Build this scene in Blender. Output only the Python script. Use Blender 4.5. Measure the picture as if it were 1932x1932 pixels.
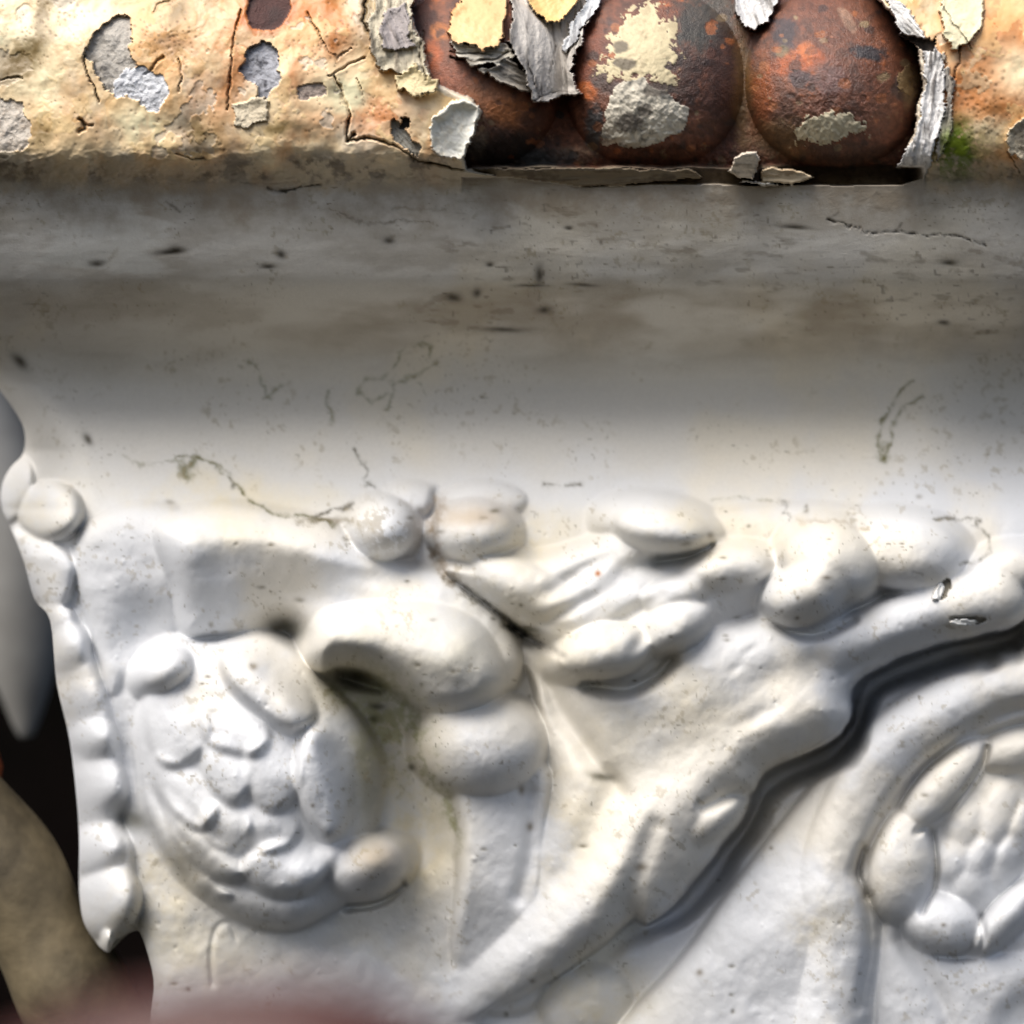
import bpy, math
import numpy as np
from mathutils import Vector, Matrix

# ------------------------------------------------------------------ setup
for o in list(bpy.data.objects):
    bpy.data.objects.remove(o, do_unlink=True)
SC = bpy.context.scene
COL = SC.collection
N = 1932.0                    # drawing units across the picture
U = 0.2037 / N                # metres per drawing unit
D = 2239.0                    # camera distance from the datum plane, drawing units
ZC = 1.20                     # height of the lens above the ground
CX = 966.0


def at(x, y, h=0.0):
    """drawing position + relief height (towards the front) -> world point"""
    s = (D - h) / D
    return Vector(((x - CX) * U * s, -h * U, ZC + (CX - y) * U * s))


cam = bpy.data.cameras.new('camera')
cam.sensor_width = 36.0
cam.lens = 36.0 * D / N
cam.clip_start = 0.004
cam.clip_end = 50.0
cam.dof.use_dof = True
cam.dof.focus_distance = (D - 240) * U
cam.dof.aperture_fstop = 10.5
co = bpy.data.objects.new('camera', cam)
COL.objects.link(co)
co.location = (0, -D * U, ZC)
co.rotation_euler = (math.radians(90), 0, 0)
SC.camera = co

SUN = Vector((-0.46, -0.54, 1.0)).normalized()       # towards the sun
world = bpy.data.worlds.new('World')
SC.world = world
world.use_nodes = True
wn = world.node_tree
sky = wn.nodes.new('ShaderNodeTexSky')
sky.sky_type = 'NISHITA'
sky.sun_disc = False
sky.sun_elevation = math.asin(SUN.z)
sky.sun_rotation = math.atan2(SUN.x, SUN.y)
sky.dust_density = 4.0
sky.air_density = 1.0
sky.ozone_density = 0.6
wn.nodes['Background'].inputs[1].default_value = 0.135
wn.links.new(sky.outputs[0], wn.nodes['Background'].inputs[0])

sun = bpy.data.lights.new('sun', 'SUN')
sun.energy = 3.8
sun.angle = math.radians(42)
sun.color = (1.0, 0.965, 0.91)
so = bpy.data.objects.new('sun', sun)
COL.objects.link(so)
so.location = (0, -1, 3)
so.rotation_mode = 'QUATERNION'
so.rotation_quaternion = SUN.to_track_quat('Z', 'Y')

SC.view_settings.view_transform = 'Standard'
SC.view_settings.look = 'None'
SC.view_settings.exposure = 0.16
SC.view_settings.gamma = 1.0
SC.view_settings.use_curve_mapping = False


# ------------------------------------------------------------------ numpy tools
def lin(r, g, b):
    c = np.array([r, g, b], float) / 255.0
    return np.where(c <= 0.04045, c / 12.92, ((c + 0.055) / 1.055) ** 2.4)


_tabs = {}


def vnoise(x, y, seed):
    if seed not in _tabs:
        _tabs[seed] = np.random.default_rng(seed + 11).random((256, 256)).astype(np.float32)
    T = _tabs[seed]
    xi = np.floor(x).astype(np.int32)
    yi = np.floor(y).astype(np.int32)
    fx = (x - xi).astype(np.float32)
    fy = (y - yi).astype(np.float32)
    fx = fx * fx * (3 - 2 * fx)
    fy = fy * fy * (3 - 2 * fy)
    x0 = xi & 255; x1 = (xi + 1) & 255
    y0 = yi & 255; y1 = (yi + 1) & 255
    a = T[y0, x0] * (1 - fx) + T[y0, x1] * fx
    b = T[y1, x0] * (1 - fx) + T[y1, x1] * fx
    return a * (1 - fy) + b * fy


def fbm(x, y, size, octv=4, seed=0, gain=0.5):
    """fractal noise, about -1..1"""
    out = 0; amp = 1.0; tot = 0.0
    f = 1.0 / size
    for k in range(octv):
        c, s = math.cos(k * 0.9 + seed), math.sin(k * 0.9 + seed)
        out = out + amp * (vnoise((x * c + y * s) * f + 37.3 * k, (y * c - x * s) * f + 11.7 * k, seed * 7 + k) * 2 - 1)
        tot += amp
        amp *= gain
        f *= 2.03
    return out / tot * 1.6


def sst(a, b, v):
    t = np.clip((v - a) / (b - a), 0, 1)
    return t * t * (3 - 2 * t)


def smax(a, b, k):
    h = np.maximum(k - np.abs(a - b), 0) / k
    return np.maximum(a, b) + h * h * k * 0.25


def rounded(pts, sub=5, closed=True):
    P = np.array(pts, float)
    n = len(P)
    out = []
    rng = range(n) if closed else range(n - 1)
    for i in rng:
        if closed:
            p0, p1, p2, p3 = P[i - 1], P[i], P[(i + 1) % n], P[(i + 2) % n]
        else:
            p0, p1, p2, p3 = P[max(i - 1, 0)], P[i], P[i + 1], P[min(i + 2, n - 1)]
        for k in range(sub):
            t = k / sub
            out.append(0.5 * ((2 * p1) + (-p0 + p2) * t + (2 * p0 - 5 * p1 + 4 * p2 - p3) * t * t
                              + (-p0 + 3 * p1 - 3 * p2 + p3) * t ** 3))
    if not closed:
        out.append(P[-1])
    return np.array(out)


def seg_dist(x, y, P, closed=False, want_t=False):
    d2 = np.full(x.shape, 1e12, np.float32)
    tt = np.zeros(x.shape, np.float32)
    n = len(P)
    m = n if closed else n - 1
    for i in range(m):
        ax, ay = P[i]
        bx, by = P[(i + 1) % n]
        ex, ey = bx - ax, by - ay
        L = ex * ex + ey * ey + 1e-9
        t = np.clip(((x - ax) * ex + (y - ay) * ey) / L, 0, 1)
        q = (x - ax - t * ex) ** 2 + (y - ay - t * ey) ** 2
        if want_t:
            tt = np.where(q < d2, (i + t) / m, tt)
        d2 = np.minimum(d2, q)
    if want_t:
        return np.sqrt(d2), tt
    return np.sqrt(d2)


def inside(x, y, P):
    c = np.zeros(x.shape, bool)
    n = len(P)
    for i in range(n):
        ax, ay = P[i]
        bx, by = P[(i + 1) % n]
        if ay == by:
            continue
        cond = (ay > y) != (by > y)
        c ^= cond & (x < (bx - ax) * (y - ay) / (by - ay) + ax)
    return c


def sdf(x, y, P):
    d = seg_dist(x, y, P, True)
    return np.where(inside(x, y, P), -d, d)


# ------------------------------------------------------------------ the casting as one relief field
xs = np.arange(-190, 2124, 2.3)
ys = np.concatenate([np.arange(-190, 420, 1.9), np.arange(420, 2110, 2.9)])
PX, PY = np.meshgrid(xs, ys)
PX = PX.astype(np.float32); PY = PY.astype(np.float32)
NR, NC = PX.shape
RIM_ROWS = int(np.searchsorted(ys, 420))
LAB = np.zeros((NR, NC), np.int32)
COLR = np.zeros((NR, NC, 3), np.float32)
ROUGH = np.full((NR, NC), 0.5, np.float32)
BUMP = np.full((NR, NC), 0.25, np.float32)
LABELS = [None]


def new_label(name, parent=None, text=None):
    LABELS.append((name, parent, text))
    return len(LABELS) - 1


L_RIM = new_label('rim', None, 'projecting rim under thick cracked cream paint with orange rust stains')
L_COVE = new_label('cove', None, 'dirty grey concave moulding below the rim')
L_PANEL = new_label('frieze_panel', None, 'white painted relief ground')

# profile of the moulding: rim underside, cove, ground of the frieze
prof_y = np.array([-190, -120, -40, 60, 140, 220, 280, 305, 320, 340, 400, 480, 535, 575, 615, 660, 720, 780, 850, 920, 960, 1000, 1100, 1300, 1600, 1900, 2110], float)
prof_h = np.array([80, 190, 262, 296, 302, 297, 285, 270, 249, 233, 213, 184, 154, 98, 10, -72, -96, -84, -52, -14, 14, 30, 42, 50, 54, 54, 50], float)
fine = np.linspace(-190, 2110, 2300)
ph = np.interp(fine, prof_y, prof_h)
ker = np.hanning(61); ker /= ker.sum()
ph = np.convolve(np.pad(ph, 30, mode='edge'), ker, mode='valid')
H = np.interp(PY, fine, ph).astype(np.float32)
LAB[:] = L_PANEL
LAB[PY < 935 + 8 * np.sin(PX * 0.01)] = L_COVE
LAB[PY < 330] = L_RIM

# slow unevenness of the casting
low = fbm(PX, PY, 420, 3, 1)
H += low * 5 * sst(420, 560, PY)
H += fbm(PX, PY, 120, 3, 2) * 1.6 * sst(420, 560, PY)
# right end of the cove sinks back
H -= 55 * sst(1720, 1980, PX) * sst(560, 720, PY) * (1 - sst(860, 1010, PY))
# left: the face turns the corner
xC = np.interp(PY, [300, 560, 700, 850, 960, 1050, 1150, 1310, 1420, 1560, 1640, 1760, 1900, 2110],
               [-190, -60, 70, 165, 185, 150, 165, 212, 240, 262, 268, 285, 305, 330])
turn = np.maximum(xC - PX, 0)
turn = np.where(turn < 90, turn * turn / 180.0, turn - 45)
H -= turn * 2.1 * sst(480, 800, PY) + turn * 0.15
BASE = H.copy()


RZ = 1.5
KS = 0.6


def box(x0, x1, y0, y1):
    i0 = max(int(np.searchsorted(ys, y0)) - 1, 0); i1 = min(int(np.searchsorted(ys, y1)) + 1, NR)
    j0 = max(int(np.searchsorted(xs, x0)) - 1, 0); j1 = min(int(np.searchsorted(xs, x1)) + 1, NC)
    return slice(i0, i1), slice(j0, j1)


def ell(x, y, a, b, ang, dh, c, lab=0, k=12, steep=2.6, on=None, p=2.0, face=None):
    """a domed lobe standing dh above the ground (or above the present surface if on='cur')"""
    R = max(a, b) * 1.5 + 20
    sl = box(x - R, x + R, y - R, y + R)
    X = PX[sl] - x; Y = PY[sl] - y
    dh *= RZ; c *= RZ; k *= KS; steep *= 1.8
    t = math.radians(ang)
    u = (X * math.cos(t) + Y * math.sin(t)) / a
    v = (-X * math.sin(t) + Y * math.cos(t)) / b
    r = (np.abs(u) ** p + np.abs(v) ** p) ** (1 / p)
    dome = np.sqrt(np.maximum(1 - r * r, 0))
    out = np.maximum(r - 1, 0) * min(a, b)
    if on == 'cur':
        ref = H[sl]
        prof = dh * (1 - sst(0.93, 1.03, r)) + c * dome
        if face is not None:                       # lip on one side only, the other side melts into the surface
            q = math.radians(face)
            prof = prof * sst(-1.25, 0.3, u * math.cos(q - t) + v * math.sin(q - t)) 
        H[sl] = ref + prof
        if lab:
            LAB[sl][r < 0.99] = lab
        return
    ref = float(np.median(BASE[sl][r < 0.6])) if on == 'flat' else BASE[sl]
    he = ref + dh + c * dome - steep * out
    old = H[sl]
    new = smax(old, he, k)
    if lab:
        m = (he > old - k * 0.15) & (r < 1.25)
        LAB[sl][m] = lab
    H[sl] = new


def plate(pts, dh, w, lab=0, k=10, wall=0.35, smooth=True, warp=0.0, steep=2.2, crown=0.0, fade=None):
    P = rounded(pts) if smooth else np.array(pts, float)
    x0, y0 = P.min(0) - 45; x1, y1 = P.max(0) + 45
    sl = box(x0, x1, y0, y1)
    X = PX[sl]; Y = PY[sl]
    if warp:
        X = X + fbm(X, Y, 40, 4, 21) * warp
        Y = Y + fbm(X, Y, 40, 4, 22) * warp
    dh *= RZ; crown *= RZ; k *= KS; steep *= 1.8
    d = sdf(X, Y, P)
    t = np.clip(-d / w, 0, 1)
    pr = wall + (1 - wall) * np.sqrt(1 - (1 - t) ** 2)
    if fade:
        fx, fy, gx_, gy_, lo = fade
        q = ((PX[sl] - fx) * (gx_ - fx) + (PY[sl] - fy) * (gy_ - fy)) / ((gx_ - fx) ** 2 + (gy_ - fy) ** 2)
        pr = pr * (lo + (1 - lo) * sst(0, 1, q))
    he = BASE[sl] + dh * pr + crown * np.clip(-d / 120.0, 0, 1) - steep * np.maximum(d, 0)
    old = H[sl]
    if lab:
        m = (he > old - k * 0.15) & (d < (2.5 if steep > 6 else 12))
        LAB[sl][m] = lab
    H[sl] = smax(old, he, k)


def pad(pts, dh, w, lab=0, face=120, melt=0.9):
    """a petal lying on the present surface: a lip towards 'face', melting away on the far side"""
    P = rounded(pts)
    x0, y0 = P.min(0) - 30; x1, y1 = P.max(0) + 30
    sl = box(x0, x1, y0, y1)
    d = sdf(PX[sl], PY[sl], P)
    c = P.mean(0)
    q = math.radians(face)
    pr = (P - c) @ np.array([math.cos(q), math.sin(q)])
    t = ((PX[sl] - c[0]) * math.cos(q) + (PY[sl] - c[1]) * math.sin(q))
    t = (t - pr.min()) / (pr.max() - pr.min())
    k = np.clip((-d + 3) / w, 0, 1)
    prof_ = 0.4 * sst(-3, 5, -d) + 0.6 * np.sqrt(1 - (1 - k) ** 2)
    H[sl] += blur(dh * RZ * prof_ * (1 - melt + melt * sst(0.0, 0.6, t)), 5)
    if lab:
        LAB[sl][d < 0] = lab


def cobbles(items, c, dh=0.0, parent=None, name='petal', k=9.0):
    """closely packed small petals; each keeps its own crease against its neighbours"""
    P = np.array([(q[0], q[1]) for q in items], float)
    sl = box(P[:, 0].min() - 110, P[:, 0].max() + 110, P[:, 1].min() - 110, P[:, 1].max() + 110)
    bump = np.zeros(PX[sl].shape, np.float32)
    lab = np.zeros(PX[sl].shape, np.int32)
    for (x, y, a, b, ang) in items:
        t = math.radians(ang)
        X_ = PX[sl] - x; Y_ = PY[sl] - y
        u = (X_ * math.cos(t) + Y_ * math.sin(t)) / a
        v = (-X_ * math.sin(t) + Y_ * math.cos(t)) / b
        r = (np.abs(u) ** 2.2 + np.abs(v) ** 2.2) ** (1 / 2.2)
        h_ = (c * np.sqrt(np.maximum(1 - r * r, 0)) + dh * sst(1.04, 0.9, r)) * RZ
        L_ = new_label(name, parent)
        lab[h_ > bump + 0.2] = L_
        bump = np.maximum(bump, h_)
    H[sl] += blur(bump, int(k))
    m = lab > 0
    LAB[sl][m] = lab[m]


def blur(A, n):
    for _ in range(n):
        B = A.copy()
        B[1:-1] = 0.25 * A[:-2] + 0.5 * A[1:-1] + 0.25 * A[2:]
        A = B.copy()
        A[:, 1:-1] = 0.25 * B[:, :-2] + 0.5 * B[:, 1:-1] + 0.25 * B[:, 2:]
    return A


rl = np.random.default_rng(17)


def tube(pts, r0, r1, dh, c, lab=0, k=10, steep=2.6, on=None):
    P = rounded(pts, 5, False)
    R = max(r0, r1) * 1.6 + 15
    x0, y0 = P.min(0) - R; x1, y1 = P.max(0) + R
    sl = box(x0, x1, y0, y1)
    d, t = seg_dist(PX[sl], PY[sl], P, False, True)
    dh *= RZ; c *= RZ; k *= KS; steep *= 1.8
    rad = r0 + (r1 - r0) * t
    q = d / rad
    dome = np.sqrt(np.maximum(1 - q * q, 0))
    if on == 'cur':
        H[sl] = H[sl] + dh * (1 - sst(0.9, 1.05, q)) + c * dome
        if lab:
            LAB[sl][q < 0.98] = lab
        return
    he = BASE[sl] + dh + c * dome - steep * np.maximum(d - rad, 0)
    old = H[sl]
    if lab:
        LAB[sl][(he > old - k * 0.15) & (q < 1.2)] = lab
    H[sl] = smax(old, he, k)


def groove(pts, w, depth, smooth=True):
    P = rounded(pts, 4, False) if smooth else np.array(pts, float)
    R = w * 3 + 6
    x0, y0 = P.min(0) - R; x1, y1 = P.max(0) + R
    sl = box(x0, x1, y0, y1)
    d = seg_dist(PX[sl], PY[sl], P)
    H[sl] -= depth * np.exp(-(d / w) ** 2)


def dent(x, y, a, b, ang, depth):
    R = max(a, b) * 2.4
    sl = box(x - R, x + R, y - R, y + R)
    X = PX[sl] - x; Y = PY[sl] - y
    t = math.radians(ang)
    u = (X * math.cos(t) + Y * math.sin(t)) / a
    v = (-X * math.sin(t) + Y * math.cos(t)) / b
    H[sl] -= depth * np.exp(-(u * u + v * v))


# ---- frieze: side face around the corner
L = new_label('side_bud', None, 'round bud on the face around the left corner')
ell(20, 925, 42, 70, 20, -6, 60, L, k=24)
L = new_label('side_bud', None, None)
ell(96, 965, 62, 56, 0, 4, 74, L, k=16)
L_SIDE = new_label('side_moulding', None, 'scalloped edge on the face around the left corner')
plate([(20, 1010), (90, 1020), (140, 1060), (135, 1110), (110, 1160), (85, 1150), (55, 1100)], 36, 40, L_SIDE, k=20)
tube([(100, 1180), (150, 1300), (180, 1430), (200, 1600), (205, 1700)], 46, 60, 0, 46, L_SIDE, k=30)
for (x, y, a, b, c) in [(122, 1225, 50, 54, 60), (150, 1318, 54, 48, 50), (176, 1395, 50, 46, 66), (182, 1490, 64, 70, 60), (186, 1605, 54, 58, 74)]:
    L = new_label('scallop', L_SIDE)
    ell(x, y, a, b, 15, 0, c, L, k=46)
L = new_label('pendant', L_SIDE, 'drop shaped tip with a frozen paint drip')
ell(205, 1700, 64, 76, 10, 6, 80, L, k=24)
ell(203, 1772, 13, 26, -10, 30, 50, L, k=8)
dent(245, 1545, 42, 30, 0, 60)

# ---- frieze: left body
L_BODY = new_label('corner_plate', None, 'smooth plate at the left corner')
plate([(170, 985), (290, 950), (420, 1010), (420, 1150), (335, 1190), (300, 1240), (250, 1285), (205, 1312), (170, 1180), (140, 1060)], 30, 40, L_BODY, k=14)
dent(285, 1190, 60, 70, 30, 46)
L_GR = new_label('lower_ground', None, 'cream stained ground below the rose')
plate([(212, 1300), (330, 1240), (700, 1260), (900, 1380), (930, 1500), (930, 1700), (900, 1960), (900, 2140), (320, 2140), (292, 1900), (268, 1755), (250, 1600), (222, 1420)], 24, 50, L_GR, k=14)

L_SC = new_label('scroll_leaf', None, 'broad curled leaf arching over the rose')
plate([(290, 1015), (318, 975), (420, 952), (520, 965), (610, 985), (690, 1030), (780, 1066), (850, 1082), (915, 1130), (960, 1180), (985, 1250),
       (940, 1310), (800, 1260), (640, 1215), (560, 1196), (480, 1192), (390, 1200), (345, 1190), (325, 1110)], 84, 70, L_SC, k=14, wall=0.3)
dent(430, 1020, 140, 50, 3, -28)
dent(620, 1055, 110, 40, 22, -24)
dent(345, 1070, 44, 80, 10, -26)
dent(500, 1150, 130, 52, -10, 50)
dent(700, 1090, 90, 20, 8, 14)
dent(536, 1182, 40, 26, 0, 66)
groove([(322, 1090), (345, 1190)], 7, 8)
L = new_label('lobe', L_SC, None)
plate([(577, 1205), (594, 1168), (627, 1147), (728, 1132), (829, 1138), (900, 1170), (944, 1231), (953, 1287), (921, 1334), (863, 1354), (807, 1343), (745, 1300), (695, 1268), (644, 1258), (605, 1268), (577, 1242)],
      150, 50, L, k=14, wall=0.35)
dent(640, 1205, 60, 34, 0, -26)
dent(745, 1222, 90, 46, 14, -30)
dent(862, 1252, 70, 60, 30, -34)
dent(668, 1284, 34, 14, 8, 60)

# ball and stem beneath it
L_ST = new_label('stem', None, 'square stem under the round knob')
plate([(870, 1440), (1030, 1440), (1036, 1560), (1032, 1680), (1050, 1800), (1000, 1900), (900, 1900), (850, 1800), (862, 1680), (866, 1580)], 84, 26, L_ST, k=16, wall=0.5, fade=(930, 1880, 945, 1640, 0.3))
groove([(1000, 1500), (1004, 1600), (980, 1690)], 18, 16)
L = new_label('knob', L_ST, None)
ell(905, 1408, 120, 92, 4, 74, 70, L, k=7)
dent(770, 1420, 50, 170, -12, 46)
dent(800, 1560, 44, 90, 0, 30)
dent(245, 1400, 18, 120, -8, 14)

# ---- two berries at the top edge
for (x, y, a, b, dh, c, txt) in [(775, 940, 60, 32, 0, 24, 'small lobe above the left berry'), (912, 944, 82, 36, 0, 26, 'small lobe above the right berry'),
                                 (722, 1000, 62, 60, 44, 70, 'left berry, speckled dark'), (895, 1004, 78, 58, 44, 72, 'right berry with brown dust')]:
    L = new_label('berry', None, txt)
    ell(x, y, a, b, 0, dh, c, L, k=8)
groove([(822, 930), (815, 1000), (825, 1060)], 9, 24)

# ---- rose
L_RO = new_label('rose', None, 'large rose in relief')
plate([(280, 1242), (314, 1214), (414, 1212), (493, 1197), (560, 1231), (616, 1287), (672, 1343), (711, 1410), (722, 1477), (711, 1544), (700, 1600), (690, 1680), (627, 1716),
       (560, 1750), (493, 1746), (426, 1718), (375, 1684), (350, 1650), (314, 1612), (286, 1556), (269, 1494), (259, 1410), (261, 1354), (274, 1298)], 100, 100, L_RO, k=10, wall=0.35)
dent(490, 1450, 150, 180, -10, -58)
L = new_label('petal', L_RO); ell(316, 1266, 52, 36, -28, 84, 50, L, k=22)
for pts_, dh_, fc_ in [([(275, 1330), (330, 1296), (388, 1326), (394, 1400), (340, 1446), (290, 1424)], 17, 150), ([(380, 1330), (450, 1326), (510, 1380), (484, 1424), (420, 1416), (384, 1390)], 15, 105),
                       ([(290, 1425), (340, 1440), (386, 1476), (414, 1524), (380, 1566), (330, 1536), (292, 1484)], 17, 135), ([(388, 1408), (420, 1390), (456, 1430), (470, 1482), (450, 1516), (412, 1504), (386, 1458)], 19, 125),
                       ([(465, 1412), (520, 1392), (566, 1420), (562, 1494), (522, 1530), (476, 1504)], 16, 120), ([(395, 1520), (450, 1516), (474, 1560), (446, 1606), (402, 1592), (378, 1556)], 16, 110),
                       ([(470, 1522), (530, 1528), (566, 1562), (542, 1600), (490, 1606), (464, 1572)], 15, 100)]:
    L = new_label('petal', L_RO)
    pad(pts_, dh_, 34, L, face=fc_, melt=0.65)
L = new_label('petal', L_RO)
pad([(414, 1236), (430, 1215), (500, 1215), (560, 1270), (592, 1330), (588, 1362), (545, 1380), (490, 1346), (446, 1308), (420, 1268)], 40, 40, L, face=135)
L = new_label('petal', L_RO)
pad([(572, 1385), (610, 1370), (650, 1400), (668, 1470), (655, 1550), (622, 1586), (590, 1560), (567, 1510), (560, 1440)], 42, 36, L, face=165)
L = new_label('petal', L_RO); pad([(312, 1490), (350, 1520), (398, 1580), (452, 1615), (468, 1650), (420, 1662), (366, 1628), (322, 1570)], 26, 34, L, face=130)
L = new_label('petal', L_RO); pad([(268, 1480), (300, 1520), (340, 1590), (400, 1660), (440, 1690), (390, 1690), (335, 1650), (292, 1585), (268, 1530)], 20, 28, L, face=130)
L = new_label('petal', L_RO); pad([(470, 1610), (540, 1584), (610, 1596), (620, 1640), (580, 1682), (520, 1690), (480, 1670), (462, 1640)], 34, 34, L, face=110)
L = new_label('petal', L_RO, 'knobby petal stained brown')
ell(690, 1636, 80, 60, -18, 64, 76, L, k=24)
ell(618, 1620, 50, 36, -10, 84, 40, L, k=30)
L = new_label('petal', L_RO); pad([(400, 1690), (470, 1682), (560, 1700), (640, 1680), (640, 1712), (560, 1752), (480, 1748), (420, 1722)], 12, 30, L, face=95)
groove([(402, 1858), (398, 1800), (408, 1752), (432, 1742), (446, 1770)], 4.5, 6)

# ---- big diagonal leaf: right of the stem, its lower right edge stands free of the ground
L_LF = new_label('diagonal_leaf', None, 'large diagonal leaf with an undercut lower edge')
plate([(985, 1215), (1100, 1270), (1230, 1240), (1330, 1180), (1480, 1150), (1600, 1160), (1700, 1118), (1800, 1090), (1870, 1085), (1900, 1120), (1890, 1178), (1840, 1200), (1760, 1216),
       (1650, 1262), (1602, 1300), (1606, 1345), (1580, 1385), (1520, 1420), (1445, 1448), (1418, 1492), (1370, 1512), (1392, 1520), (1384, 1556), (1335, 1625), (1270, 1702), (1222, 1736), (1195, 1728),
       (1150, 1762), (1070, 1826), (975, 1880), (880, 1930), (820, 2000), (800, 2120), (720, 2140), (700, 1900), (760, 1700), (860, 1600), (960, 1560), (1020, 1500), (1025, 1400), (1010, 1300)],
      100, 74, L_LF, k=5, wall=0.5, steep=5.0, warp=3, fade=(880, 1560, 1120, 1600, 0.25))
dent(1085, 1380, 34, 110, -30, 30)
groove([(992, 1220), (1060, 1340), (1120, 1430), (1175, 1500)], 17, 15)
dent(1020, 1300, 14, 70, -12, -16)
groove([(1235, 1560), (1200, 1650), (1180, 1720)], 22, 15)
groove([(1160, 1480), (1120, 1560), (1060, 1660)], 30, 14)
dent(1330, 1300, 150, 90, -25, -24)
dent(1530, 1215, 60, 36, -15, -20)
dent(1545, 1330, 70, 50, -25, -18)
dent(1180, 1590, 60, 140, 28, -22)
dent(1140, 1760, 70, 70, 28, -16)
dent(1450, 1290, 40, 30, -20, 10)
dent(1430, 1350, 50, 16, -30, 9)
dent(1420, 1390, 150, 60, -38, -20)
dent(1270, 1540, 150, 60, -48, -26)
dent(1120, 1700, 130, 60, -44, -24)
dent(960, 1810, 110, 50, -34, -14)
plate([(1334, 1515), (1380, 1470), (1412, 1442), (1440, 1450), (1418, 1488), (1380, 1505)], 40, 12, 0, k=6)
L = new_label('lobe', L_LF); ell(1345, 1548, 32, 66, 48, 70, 44, L, k=44)
groove([(1325, 1522), (1360, 1510), (1410, 1490)], 9, 16)
L = new_label('stalk', L_LF)
tube([(1570, 1222), (1650, 1192), (1760, 1150), (1880, 1125)], 44, 56, 66, 46, L, k=70)
ell(1890, 1085, 70, 44, -20, 70, 30, L, k=26)
groove([(1590, 1275), (1690, 1218), (1800, 1186)], 9, 9)

# leaf tuft with lumps above the diagonal leaf
L_TU = new_label('leaf_tuft', None, 'lumpy leaf tuft between berries and diagonal leaf')
plate([(835, 1075), (900, 1050), (1010, 1052), (1120, 1020), (1190, 985), (1300, 990), (1400, 1030), (1460, 1075), (1440, 1150), (1380, 1186), (1330, 1216), (1250, 1258), (1200, 1284), (1110, 1275), (1050, 1235), (990, 1190), (900, 1130)],
      100, 74, L_TU, k=12, wall=0.35)
for (x, y, a, b, ang, dh, c) in [(1010, 1118, 130, 46, 26, 76, 40), (1143, 1230, 92, 52, -12, 104, 62), (1272, 1182, 76, 48, -26, 96, 50), (1275, 1120, 66, 34, -16, 100, 30),
                                 (1250, 1000, 92, 46, 12, 84, 66), (1366, 1074, 84, 42, -6, 92, 38)]:
    L = new_label('lobe', L_TU)
    ell(x, y, a, b, ang, dh, c, L, k=34)
dent(1090, 1085, 70, 16, -30, 26)
dent(1075, 1150, 70, 12, -26, 16)
dent(1170, 1090, 40, 26, -10, 20)
dent(1195, 1155, 50, 12, -30, 22)
dent(1330, 1040, 70, 16, -18, 34)
dent(1250, 1058, 60, 16, -6, 36)
dent(1400, 1140, 44, 30, -40, 24)
dent(1210, 1205, 14, 34, 30, 16)
for q in range(40):
    xq, yq = rl.uniform(880, 1460), rl.uniform(1040, 1270)
    dent(xq, yq, rl.uniform(10, 26), rl.uniform(6, 12), rl.uniform(-60, 20), rl.uniform(-4, 5))
groove([(850, 1090), (930, 1150), (1000, 1200), (1060, 1240)], 6, 16)

L_RB = new_label('leaf_bud', None, 'double lobed bud at the end of the leaf')
ell(1522, 1120, 86, 62, -24, 100, 70, L_RB, k=12)
ell(1566, 1062, 94, 76, 18, 94, 68, L_RB, k=70)
dent(1545, 1092, 60, 40, -50, -14)
L = new_label('leaf_bud', None, 'pointed bud beside the stalk')
ell(1708, 1045, 108, 72, 10, 64, 66, L, k=14, p=2.2)
plate([(1300, 985), (1480, 950), (1620, 958), (1760, 968), (1830, 1040), (1840, 1100), (1700, 1140), (1500, 1160), (1380, 1080)], 34, 50, 0, k=16)

# ---- second body on the right: swelling ridge, groove, flower
L_RI = new_label('right_ridge', None, 'smooth swelling ridge below the dark gap')
plate([(1990, 1210), (1860, 1260), (1740, 1300), (1660, 1350), (1560, 1450), (1400, 1650), (1290, 1800), (1180, 1920), (1100, 2020), (1060, 2140), (1590, 2140), (1612, 1930), (1636, 1790), (1640, 1700), (1618, 1640),
       (1640, 1590), (1690, 1500), (1755, 1430), (1880, 1350), (1990, 1330)], 54, 100, L_RI, k=14, wall=0.25)
dent(1570, 1690, 70, 120, 12, -26)
dent(1680, 1390, 60, 150, 52, -26)
dent(1480, 1760, 120, 60, -50, -10)
tube([(2000, 1275), (1850, 1315), (1710, 1395), (1625, 1510), (1575, 1640), (1590, 1770), (1570, 1900), (1540, 2100)], 66, 62, 30, 44, L_RI, k=90)
L = new_label('low_bud', L_RI); ell(1105, 1890, 90, 80, 0, -6, 40, L, k=34)
L_FL = new_label('flower', None, 'half opened flower at the right edge')
plate([(1640, 1610), (1700, 1510), (1770, 1440), (1900, 1370), (2060, 1350), (2060, 1830), (1880, 1790), (1760, 1790), (1660, 1700)], 8, 40, L_FL, k=8, wall=0.2)
L = new_label('petal', L_FL); ell(1780, 1484, 118, 48, -48, 26, 46, L, k=6)
L = new_label('petal', L_FL); ell(1698, 1632, 66, 104, 2, 30, 48, L, k=6, p=2.2)
L = new_label('petal', L_FL); ell(1775, 1742, 74, 56, 14, 20, 44, L, k=6, p=2.2)
L = new_label('petal', L_FL); ell(1900, 1728, 34, 90, 42, 22, 40, L, k=6)
L = new_label('petal', L_FL); ell(1915, 1415, 76, 42, -14, 18, 36, L, k=8)
L = new_label('petal', L_FL); ell(2030, 1540, 60, 150, 10, 18, 40, L, k=8)
ell(1846, 1590, 92, 158, 20, 10, 28, L_FL, k=8)
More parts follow.
